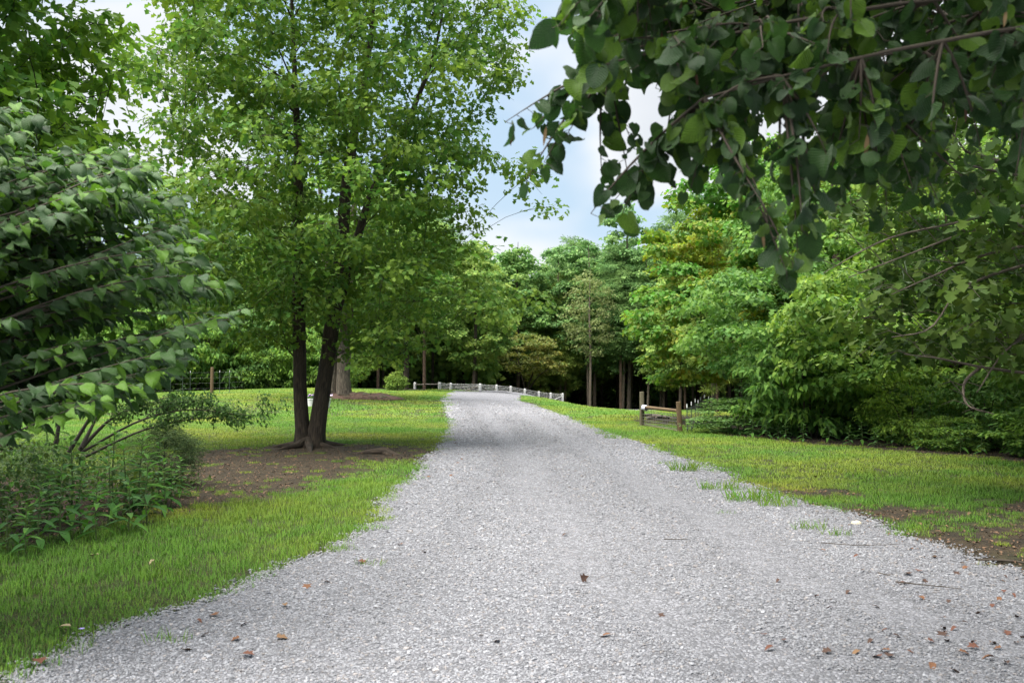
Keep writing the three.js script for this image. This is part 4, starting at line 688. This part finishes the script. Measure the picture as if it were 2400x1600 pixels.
// ================================================================ FENCES
const rod = (a, b, r, sides = 8, r2 = r) => { const s = new Soup(); s.tube([a, a.clone().lerp(b, 0.5), b], [r, (r + r2) / 2, r2], sides); return s; };
function postGeo(h, r, sides = 12, round = 0.012) { const prof = [[0, -0.35], [r, -0.35], [r * 1.0, h * 0.5], [r * 0.97, h - round], [r * 0.9, h], [0, h + 0.004]].map(([x, y]) => new THREE.Vector2(x, y)); return new THREE.LatheGeometry(prof, sides); }
{ // white post and wire fence at the crest
  const t = thing('white_post_fence', 'wire fence on short white posts along the crest of the driveway', 'fence', [0, 0, 0]);
  const posts = [[972, 906, 68], [1030, 900.5, 64], [1056.5, 904, 66], [1125, 899.5, 66], [1164, 905.7, 67.5], [1197, 910.6, 69], [1230, 914.8, 70.5], [1263, 917.4, 72], [1290.7, 920.6, 73], [1318.8, 922, 74]].map(([x, y, d], k) => { const p = at(x, y, d), g = height(p.x, p.z), h = Math.max(0.55, p.y - g); const m = part('post', postGeo(h, k === 1 || k === 3 ? 0.125 : 0.105, 10, 0.03), M.whitePaint, t); m.position.set(p.x, g, p.z); part('cap', new THREE.CylinderGeometry(0.05, 0.09, 0.03, 10).translate(0, h + 0.018, 0), M.whitePaint, m); return v3(p.x, g + h, p.z); });
  const wires = (a, b) => { for (let k = 0; k < 6; k++) { const dy = v3(0, -0.06 - k * 0.11, 0); part('wire', rod(a.clone().add(dy), b.clone().add(dy), 0.014, 4).geo(), M.paleWire, t); } };
  for (let k = 1; k < posts.length - 1; k++) wires(posts[k], posts[k + 1]);
  const brace = (a, b, m, r = 0.045) => part('brace', rod(a, b, r, 6).geo(), m, t);
  brace(posts[3].clone().add(v3(0, -0.15, 0)), posts[3].clone().lerp(posts[2], 0.5).add(v3(0, -0.55, 0)), M.greyWood); brace(posts[3].clone().add(v3(0, -0.15, 0)), posts[3].clone().lerp(posts[4], 0.6).add(v3(0, -0.6, 0)), M.greyWood);
  brace(posts[9].clone().add(v3(0, -0.2, 0)), posts[8].clone().lerp(posts[9], 0.25).add(v3(0, -0.6, 0)), M.whitePaint); brace(posts[1].clone().add(v3(0, -0.12, 0)), posts[0].clone().lerp(posts[1], 0.45).add(v3(0, -0.12, 0)), M.greyWood, 0.03); brace(posts[0].clone().lerp(posts[1], 0.4).add(v3(0, -0.14, 0)), posts[0].clone().add(v3(0, -0.16, 0)), M.greyWood, 0.03);
}
{ // garden fence: two round posts, a rail and wire
  const a = ground(1505, 998), b = ground(1594, 1012), t = thing('garden_fence', 'low garden fence of two round posts, a rail and wire beside the lawn', 'fence', a.toArray());
  const ha = at(1505, 918, -a.z).y - a.y, hb = at(1594, 941, -b.z).y - b.y, B = b.clone().sub(a);
  part('post', postGeo(ha, 0.075), M.oldWood, t).userData.label = 'weathered grey-green post';
  const pb = part('post', postGeo(hb, 0.075), M.newWood, t); pb.position.copy(B); pb.rotation.z = 0.04; pb.userData.label = 'orange-brown post';
  const r0 = v3(0, at(1505, 953, -a.z).y - a.y, 0), r1 = B.clone().setY(B.y + at(1594, 963, -b.z).y - b.y); part('rail', rod(r0, r1, 0.05, 10).geo(), M.newWood, t);
  for (let k = 0; k < 6; k++) part('wire', rod(v3(0, 0.08 + k * 0.1, 0.04), B.clone().add(v3(0, 0.08 + k * 0.1, 0.04)), 0.005, 4).geo(), M.wire, t);
  for (let k = 1; k < 16; k++) { const p = B.clone().multiplyScalar(k / 16); part('wire', rod(p.clone().add(v3(0, 0.03, 0.045)), p.clone().add(v3(0, 0.62, 0.045)), 0.003, 4).geo(), M.wire, t); }
  part('ground_board', rod(v3(0.05, 0.03, 0.02), B.clone().add(v3(-0.05, 0.03, 0.02)), 0.03, 6).geo(), M.oldWood, t);
  // sleeve of printed plastic round the rail's end
  const u = a.clone().add(r0), dir = r1.clone().sub(r0).normalize(), w = new Soup(); w.tube([0, 0.05, 0.12, 0.2, 0.27, 0.3].map((q) => r0.clone().addScaledVector(dir, 0.07 + q).add(v3(0, -0.02, 0))), [0.062, 0.085, 0.09, 0.086, 0.088, 0.07], 12, 0.25, 4);
  const sl = thing('plastic_sleeve', 'crumpled white and violet plastic sleeve wrapped round the garden fence rail', 'plastic sleeve', a.toArray());
  part('wrap', w.geo(), std(0.62, 0.62, 0.74, { roughness: 0.45 }), sl);
  for (let k = 0; k < 5; k++) { const q = new Soup(), p = r0.clone().addScaledVector(dir, 0.1 + k * 0.06); q.tube([p.clone().add(v3(0, -0.075, 0.055)), p.clone().add(v3(0.02, -0.105, 0.05)), p.clone().add(v3(0.035, -0.10 - 0.02 * (k % 2), 0.03))], [0.012, 0.016, 0.006], 5); part('fold', q.geo(), std(0.16, 0.13, 0.32, { roughness: 0.5 }), sl); }
}
{ // steel stakes with white tips running back from the garden fence
  const stake = (h) => { const g = new THREE.Group(); g.name = 'steel_stake'; const s = new Soup(); s.tube([v3(0, -0.2, 0), v3(0, h * 0.5, 0), v3(0, h - 0.1, 0)], [0.013, 0.013, 0.013], 4); part('shaft', s.geo(), M.greenSteel, g); const c = new Soup(); c.tube([v3(0, h - 0.1, 0), v3(0, h - 0.05, 0), v3(0, h, 0), v3(0, h + 0.002, 0)], [0.018, 0.018, 0.017, 0.001], 4); part('tip', c.geo(), M.white, g); const f = new Soup(); f.tube([v3(-0.02, 0.1, 0.01), v3(0.02, 0.1, 0.01)], [0.02, 0.02], 4); part('spade', f.geo(), M.greenSteel, g); return g; };
  const proto = tag(stake(0.8), 'thin dark green steel stake with a white tip behind the garden fence', 'fence stake', 'stakes behind the garden fence');
  const pts = [[1611, 1014], [1621.5, 1011], [1630.5, 1003], [1637, 996], [1643, 990], [1652, 984], [1662, 980]].map((p) => ground(...p));
  pts.forEach((p, k) => copyOf(proto, p.toArray(), 0.3 * k, [1, 1 + 0.06 * (k % 3), 1]));
  const w = thing('wire_mesh', 'thin wire mesh strung along the green stakes behind the garden fence', 'wire mesh', pts[0].toArray());
  for (let k = 0; k < 6; k++) { const s = new Soup(); s.tube(pts.map((p) => p.clone().sub(pts[0]).add(v3(0, 0.08 + k * 0.12, 0))), pts.map(() => 0.0035), 4); part('wire', s.geo(), M.wire, w); }
  for (let k = 0; k < pts.length - 1; k++) for (let q = 1; q < 5; q++) { const p = pts[k].clone().lerp(pts[k + 1], q / 5).sub(pts[0]); part('wire', rod(p.clone().add(v3(0, 0.05, 0)), p.clone().add(v3(0, 0.7, 0)), 0.003, 4).geo(), M.wire, w); }
  // far side of the left lawn
  const far = tag(stake(1.3), 'thin steel stake with a white tip at the far edge of the left lawn', 'fence stake', 'stakes across the left lawn');
  far.children[0].material = M.greenSteel;
  [[428, 46], [446, 47], [515, 48], [538, 49], [400, 45], [350, 44]].forEach(([px, d]) => { const x = (px - 1200) / FOC * d; copyOf(far, onGround(x, -d).toArray(), 0.2, 1); });
  const yp = thing('yellow_post', 'fresh yellow timber post at the far edge of the left lawn', 'post', onGround((497 - 1200) / FOC * 47, -47).toArray()); part('shaft', postGeo(1.45, 0.09), M.newWood, yp); part('cap', new THREE.CylinderGeometry(0.06, 0.085, 0.02, 12).translate(0, 1.465, 0), M.newWood, yp);
  const lw = thing('lawn_wire', 'thin wire strands strung between stakes at the far edge of the left lawn', 'wire', onGround(-21, -43).toArray()), o = onGround(-21, -43);
  for (let k = 0; k < 4; k++) { const s = new Soup(), line = [[330, 43.5], [400, 45], [446, 47], [515, 48], [570, 50]].map(([px, d]) => onGround((px - 1200) / FOC * d, -d).sub(o).add(v3(0, 0.3 + k * 0.3, 0))); s.tube(line, line.map(() => 0.003), 4); part('wire', s.geo(), M.wire, lw); }
}

// ================================================================ THINGS ON THE LAWN
{ // old tree with two pale trunks and its bed of bark
  const b = ground(795, 934), H = 12;
  const g = grow({ seed: 88, clear: 4, sides: 12, stemSegs: 10, stems: [{ pts: [v3(-0.42, -0.2, 0), v3(-0.35, 1.2, 0), v3(-0.5, 4, 0), v3(-1.2, H, 0)], r: [0.34, 0.26, 0.24, 0.05] }, { pts: [v3(0.25, -0.2, 0.1), v3(0.2, 1.2, 0.1), v3(0.35, 4, 0), v3(0.8, H, 0)], r: [0.44, 0.33, 0.3, 0.06] }], blobs: [[0, H * 0.6, 0, 5, H * 0.3, 4.6]], boughs: 120, boughR: 0.95, leaves: 80, leafSize: 0.26, flat: 0.45, tpl: L.maple, col: tint([0.05, 0.15, 0.02], [0.13, 0.25, 0.025], 0.25) });
  standTree('double_trunk_tree', 'old tree with two thick pale trunks rising from a bark bed', 'tree', g, b.toArray(), [M.barkPale]);
  const R = rng(501), t = thing('bark_bed', 'low brown heap of bark chips round the pale double-trunked tree', 'bark bed', b.toArray()), s = new THREE.SphereGeometry(1, 40, 14, 0, 6.2832, 0, 1.5708), a = s.attributes.position;
  for (let k = 0; k < a.count; k++) { const x = a.getX(k), y = a.getY(k), z = a.getZ(k), n = 1 + 0.2 * noise(x * 3, z * 3, 1); a.setXYZ(k, (x * 2.1 + 0.75) * n, y * 0.28 * (1 + 0.5 * noise(x * 6, z * 6, 4)) - 0.05, z * 1.3 * n); }
  s.computeVertexNormals(); part('heap', s, std(0.12, 0.07, 0.05, { bumpMap: soilBump, bumpScale: 0.05 }), t);
  for (let k = 0; k < 90; k++) { const q = R() * 6.28, rr = Math.sqrt(R()), x = 0.75 + Math.cos(q) * rr * 2.0, z = Math.sin(q) * rr * 1.2 + 0.2, y = 0.26 * Math.sqrt(Math.max(0, 1 - rr * rr)) + 0.0; const m = part('bark_chip', rodChip(R), k % 3 ? M.oldWood : M.barkPale, t); m.position.set(x, y, z); m.rotation.set((R() - 0.5) * 0.5, R() * 6.28, (R() - 0.5) * 0.4); }
}
function rodChip(R) { const s = new Soup(), l = 0.12 + 0.3 * R(); s.tube([v3(-l / 2, 0, 0), v3(0, 0.015, 0.01), v3(l / 2, 0, 0)], [0.015, 0.03, 0.012], 5); return s.geo(); }
{ // white pots of flowers beyond the twin trunks
  const R = rng(511), pot = new THREE.Group(); pot.name = 'flower_pot'; tag(pot, '', 'flower pot', 'flower pots on the lawn');
  part('pot', new THREE.LatheGeometry([[0, 0], [0.13, 0], [0.14, 0.02], [0.19, 0.33], [0.205, 0.34], [0.205, 0.37], [0.185, 0.37], [0.18, 0.3], [0, 0.29]].map(([x, y]) => new THREE.Vector2(x, y)), 24), M.white, pot);
  const lf = new Soup(); for (let k = 0; k < 160; k++) { const d = rv(R), p = v3(d.x * 0.26, 0.44 + d.y * 0.13, d.z * 0.26), dir = rv(R).normalize(), nr = v3(0, 1, 0).addScaledVector(rv(R), 0.5); nr.addScaledVector(dir, -nr.dot(dir)).normalize(); lf.leaf(L.small[0], p, dir, nr, 0.07, [0.05, 0.14, 0.02]); } part('foliage', lf.geo(), M.leafSoft, pot, 'stuff');
  const fm = [std(0.25, 0.06, 0.38), std(0.75, 0.6, 0.75), std(0.16, 0.04, 0.3)];
  for (let k = 0; k < 34; k++) { const f = new THREE.SphereGeometry(0.035, 7, 4, 0, 6.283, 0, 1.5); const m = part('flower', f, fm[k % 3], pot), q = R() * 6.28, r = 0.27 * Math.sqrt(R()); m.position.set(Math.cos(q) * r, 0.5 + 0.09 * R() - r * 0.2, Math.sin(q) * r); m.rotation.set(R() - 0.2, 0, R() - 0.5); m.scale.y = 0.5; part('flower_eye', new THREE.SphereGeometry(0.012, 5, 3).translate(0, 0.034, 0), M.white, m); }
  const p1 = ground(764, 955), p2 = ground(728, 953);
  copyOf(pot, p1.toArray(), 0.4, 1, 'white pot of purple flowers half hidden by the thicker trunk', 'flower pots on the lawn');
  copyOf(pot, p2.toArray(), 1.9, 0.9, 'white pot of purple flowers seen between the twin trunks', 'flower pots on the lawn');
}
{ // bushy round shrub and a dark trunked tree near the crest
  const g = grow({ seed: 90, clear: 0.05, sides: 5, stemSegs: 4, stems: [0, 1, 2].map((k) => ({ pts: [v3(0.1 * (k - 1), -0.05, 0), v3(0.2 * (k - 1), 0.6, 0), v3(0.35 * (k - 1), 1.3, 0)], r: [0.03, 0.02, 0.008] })), blobs: [[0, 0.6, 0, 0.75, 0.6, 0.7], [0.1, 1.15, 0, 0.35, 0.5, 0.35]], boughs: 46, boughR: 0.26, leaves: 45, leafSize: 0.12, flat: 0.7, tpl: L.small, col: tint([0.09, 0.2, 0.03], [0.17, 0.29, 0.04]) });
  standTree('round_shrub', 'small round bright green shrub on the crest of the lawn', 'shrub', g, onGround((928 - 1200) / FOC * 57, -57).toArray(), [M.twig, M.twig, M.leafSoft]);
  const d = grow({ seed: 91, clear: 2.5, stems: [{ pts: [v3(0, -0.2, 0), v3(0.05, 2, 0), v3(0, 5, 0), v3(0, 10, 0)], r: [0.22, 0.18, 0.15, 0.04] }], blobs: [[0, 6.5, 0, 3.5, 3.5, 3.5]], boughs: 90, boughR: 0.9, leaves: 75, leafSize: 0.26, flat: 0.45, tpl: L.maple, col: tint([0.05, 0.15, 0.02], [0.12, 0.24, 0.025]) });
  standTree('dark_trunk_tree', 'tree with a dark straight trunk behind the small round shrub', 'tree', d, onGround((951 - 1200) / FOC * 60, -60).toArray(), [M.bark]);
  const y = grow({ seed: 92, clear: 1.4, stems: [{ pts: [v3(0, -0.2, 0), v3(-0.1, 1, 0), v3(-0.6, 3, 0), v3(-0.9, 5, 0)], r: [0.12, 0.1, 0.07, 0.02] }, { pts: [v3(0.05, 0.3, 0), v3(0.3, 1.5, 0), v3(0.9, 3, 0.2), v3(1.4, 4.6, 0)], r: [0.1, 0.08, 0.06, 0.02] }, { pts: [v3(0.1, 0.6, 0), v3(1.2, 2.2, 0.3), v3(2.6, 3.2, 0.3)], r: [0.07, 0.05, 0.02] }], blobs: [[0, 4.6, 0, 3.4, 1.9, 3], [1.6, 3.2, 0, 2.2, 1.0, 2]], boughs: 70, boughR: 0.8, leaves: 70, leafSize: 0.22, flat: 0.3, hollow: 0.5, tpl: L.tuft, col: tint([0.07, 0.13, 0.02], [0.18, 0.2, 0.035], 0.3) });
  standTree('dogwood_tree', 'low spreading tree turning yellow behind the white posts', 'tree', y, onGround((1232 - 1200) / FOC * 84, -84).toArray(), [M.bark]);
  const pale = grow({ seed: 93, clear: 5, sides: 6, stems: [{ pts: [v3(0, -0.2, 0), v3(0.1, 5, 0), v3(0, 10, 0), v3(0.1, 14.5, 0)], r: [0.14, 0.12, 0.08, 0.02] }], blobs: [[0, 10, 0, 2.6, 4.4, 2.4]], boughs: 85, boughR: 0.75, leaves: 30, leafSize: 0.2, flat: 0.6, tpl: L.tuft, rise: 1.1, col: tint([0.09, 0.16, 0.045], [0.17, 0.24, 0.085], 0.25) });
  standTree('pale_tree', 'thin-leaved pale tree with a grey trunk before the dark far wood', 'tree', pale, onGround((1382 - 1200) / FOC * 86, -86).toArray(), [M.barkPale]);
}
{ // root hump beside the lawn tree
  const a = ground(878, 1064), b = ground(930, 1066), t = thing('exposed_root', 'dark humped tree root breaking through the grass beside the lawn tree', 'root', a.toArray()), s = new Soup(), d = b.clone().sub(a);
  s.tube([v3(-0.5, -0.03, 0), v3(-0.2, 0.02, 0.02), d.clone().multiplyScalar(0.4).add(v3(0, 0.06, 0)), d.clone().multiplyScalar(0.8).add(v3(0, 0.01, 0.05)), d.clone().multiplyScalar(1.5).add(v3(0, -0.06, 0.1))], [0.03, 0.055, 0.08, 0.06, 0.03], 9, 0.3); part('root', s.geo(), M.bark, t);
  const q = new Soup(); q.tube([v3(0.1, 0.03, 0), v3(0.25, 0.02, 0.2), v3(0.5, -0.05, 0.35)], [0.035, 0.03, 0.015], 7, 0.2); part('side_root', q.geo(), M.bark, t);
}
{ // split logs in the garden
  const R = rng(521), p = ground(1540, 982);
  for (let k = 0; k < 6; k++) { const t = thing('split_log', 'pale split log lying in the garden behind the rail fence', 'log', [p.x - 0.35 + R() * 0.8, height(p.x, p.z - 0.3) + 0.05 + 0.07 * (k > 3), p.z - 0.5 + R() * 0.7], R() * 3, 'split logs in the garden'); const s = new Soup(), l = 0.25 + 0.2 * R(); s.tube([v3(-l, 0, 0), v3(0, 0.01, 0.02), v3(l, 0, 0)], [0.05, 0.055, 0.045], 6, 0.2, k); part('bark', s.geo(), M.barkPale, t); for (const e of [-1, 1]) part('cut_end', new THREE.CircleGeometry(0.045, 6).rotateY(e * Math.PI / 2).translate(e * (l + 0.002), 0, 0), M.greyWood, t); }
}

// grass tufts growing in the gravel
{
  const R = rng(601);
  const spots = [[1605, 1108, 0.22, 44, 'taller grass tuft standing alone in the gravel edge'], [1690, 1152, 0.16, 60, 'wide low grass tuft in the gravel between two others'], [1765, 1180, 0.2, 70, 'long grass tuft at the gravel edge beside the bare earth'], [1825, 1192, 0.14, 46, 'short grass tuft where the gravel meets the bare earth'], [1895, 1248, 0.12, 26, 'thin grass tuft in the gravel among fallen leaves'], [1960, 1262, 0.1, 22, 'sparse grass wisp in the gravel beside the thin tuft'], [1560, 1092, 0.09, 24, 'low grass wisp in the gravel near the tall tuft'], [1432, 1030, 0.16, 26, 'upright grass tuft on the far gravel edge facing the garden fence'], [1408, 1020, 0.14, 22, 'small grass tuft on the far gravel edge'], [865, 1335, 0.08, 14, 'tiny grass wisp alone in the gravel near the left lawn'], [395, 1512, 0.09, 16, 'tiny grass wisp in the gravel among red leaves'], [1700, 1210, 0.06, 14, 'flat grass wisp in the gravel below the long tuft']];
  for (const [px, py, h, n, label] of spots) {
    const p = ground(px, py), t = thing('grass_tuft', label, 'grass tuft', [p.x, roadY(p.x, p.z), p.z], 0, 'grass tufts in the gravel'), s = new Soup(), w = 0.06 + n * 0.0035;
    for (let k = 0; k < n * 2; k++) { const x = (R() - 0.5) * w * 2.2, z = (R() - 0.5) * w, a = R() * 6.28, hh = h * (0.45 + 0.65 * R()), lean = hh * (0.2 + 0.7 * R()), dir = v3(Math.cos(a) * lean, hh, Math.sin(a) * lean).normalize(), nr = v3(0, 0.3, 1).addScaledVector(rv(R), 0.6); nr.addScaledVector(dir, -nr.dot(dir)).normalize(); s.leaf(bladeT, v3(x, -0.01, z), dir, nr, hh * 1.15, [0.09 + 0.08 * R(), 0.21 + 0.06 * R(), 0.025]); }
    part('blades', s.geo(), M.grass, t, 'stuff');
  }
}
// fallen leaves, twigs and small finds
{
  const R = rng(701), geos = [...L.maple.slice(1), L.ovate[1], L.ovate[2]].map(leafGeo), mats = [[0.11, 0.04, 0.022], [0.14, 0.06, 0.025], [0.06, 0.03, 0.02], [0.17, 0.095, 0.045]].map((c) => std(...c, { side: THREE.DoubleSide, roughness: 0.8 }));
  const put = (px, py, s, mi, label, group, tilt = 0.5) => { const p = ground(px, py), y = onRoad(p.x, p.z) ? roadY(p.x, p.z) + 0.018 : p.y + 0.05; const t = thing('fallen_leaf', label, 'fallen leaf', [p.x, y, p.z], 0, group), m = part('blade', geos[Math.floor(R() * geos.length)], mats[mi], t); m.rotation.set((R() - 0.5) * tilt, R() * 6.28, (R() - 0.5) * tilt); m.scale.setScalar(s); const q = new Soup(); q.tube([v3(0, 0, 0), v3(-0.3, 0.05, 0.02), v3(-0.5, 0.02, 0.05)], [0.012, 0.01, 0.008], 3); const st = part('stalk', q.geo(), mats[2], t); st.rotation.copy(m.rotation); st.scale.setScalar(s); return t; };
  const G = 'fallen leaves on the gravel', lab = 'small dry reddish brown leaf lying on the gravel driveway';
  put(1363, 1378, 0.075, 2, 'dark curled leaf standing on edge in the middle of the driveway', null, 0).children[0].rotation.set(1.2, 0.3, 1.1);
  put(2187, 1592, 0.075, 1, 'bright orange-brown curled leaf on the gravel', null, 0.8);
  for (const [x, y] of [[1816, 1545], [648, 1521], [577, 1475], [566, 1553], [430, 1545], [492, 1500], [668, 1440], [1433, 1512], [2017, 1552], [2290, 1530], [505, 1455], [760, 1378], [560, 1518], [940, 1288], [990, 1310], [1330, 1262], [1187, 1014], [1547, 1455], [88, 1578], [720, 1385], [840, 1330], [460, 1470], [1170, 1525]]) put(x, y, 0.045 + 0.04 * R(), Math.floor(R() * 4), lab, G);
  for (let k = 0; k < 60; k++) { const x = 1750 + 650 * Math.sqrt(R()), y = 1210 + 390 * R(); const p = ground(x, y); if (!onRoad(p.x, p.z)) { k--; if (R() < 0.3) k++; continue; } put(x, y, 0.035 + 0.035 * R(), Math.floor(R() * 3), lab, G); }
  for (let k = 0; k < 14; k++) { const y = 1010 + 130 * R(), x = 1050 + (y - 1000) * 0.9 * R() - (y - 1000) * 0.4; const p = ground(x, y); if (onRoad(p.x, p.z)) put(x, y, 0.05 + 0.03 * R(), Math.floor(R() * 3), lab, G); }
  put(1910, 1124, 0.1, 3, 'orange leaf lying on the right lawn grass', null); 
  for (const [x, y, s, label] of [[230, 1316, 0.1, 'larger cream dead leaf on the grass below the weeds'], [360, 1330, 0.07, 'small cream dead leaf on the grass near the larger one'], [165, 1487, 0.11, 'folded tan dead leaf on the grass near the gravel']]) put(x, y, s, 3, label, null).children[0].material = std(0.3, 0.24, 0.14, { side: THREE.DoubleSide });
  const stick = (pts, r, label, group) => { const q = pts.map(([x, y]) => { const p = ground(x, y); p.y = (onRoad(p.x, p.z) ? roadY(p.x, p.z) : p.y) + 0.02; return p; }), b = q[0].clone(), t = thing('stick', label, 'stick', b.toArray(), 0, group), s = new Soup(), c = new THREE.CatmullRomCurve3(q.map((p) => p.clone().sub(b))); s.tube(c.getPoints(8), Array.from({ length: 9 }, (_, k) => lerp(r, r * 0.4, k / 8)), 5, 0.2); part('twig', s.geo(), M.twig, t); const w = new Soup(), m = c.getPoint(0.6); w.tube([m, m.clone().add(v3(0.05, 0.012, 0.04))], [r * 0.5, r * 0.2], 4); part('side_twig', w.geo(), M.twig, t); };
  stick([[1557, 1284], [1585, 1282], [1612, 1284]], 0.006, 'dark short stick lying alone on the gravel');
  stick([[2100, 1385], [2180, 1392], [2260, 1400]], 0.006, 'long thin twig on the gravel among fallen leaves');
  stick([[1925, 1288], [2010, 1290], [2110, 1286]], 0.005, 'thin twig along the gravel edge by the bare earth');
  stick([[2290, 1320], [2350, 1322], [2410, 1330]], 0.02, 'pale stick at the edge of the bare earth');
  stick([[2060, 1365], [2090, 1372]], 0.006, 'short twig on the gravel beside the long one');
  const st = thing('pale_stone', 'cream stone on the bare earth beside the gravel edge', 'stone', ground(2008, 1234).add(v3(0, 0.02, 0)).toArray()), g = new THREE.IcosahedronGeometry(0.045, 1); g.scale(1.3, 0.7, 1); part('stone', g, std(0.5, 0.44, 0.33), st);
  const fl = thing('lawn_flower', 'tiny pale violet flower in the grass near the gravel', 'flower', ground(190, 1500).toArray()); const q = new Soup(); q.tube([v3(0, 0, 0), v3(0, 0.06, 0)], [0.002, 0.0015], 4); part('stem', q.geo(), M.stem, fl); for (let k = 0; k < 5; k++) { const m = part('petal', leafGeo(L.small[0]), std(0.45, 0.38, 0.8, { side: THREE.DoubleSide }), fl); m.position.y = 0.06; m.rotation.set(0, k * 1.257, 0.4); m.scale.setScalar(0.022); }
}

renderer.render(scene, camera);
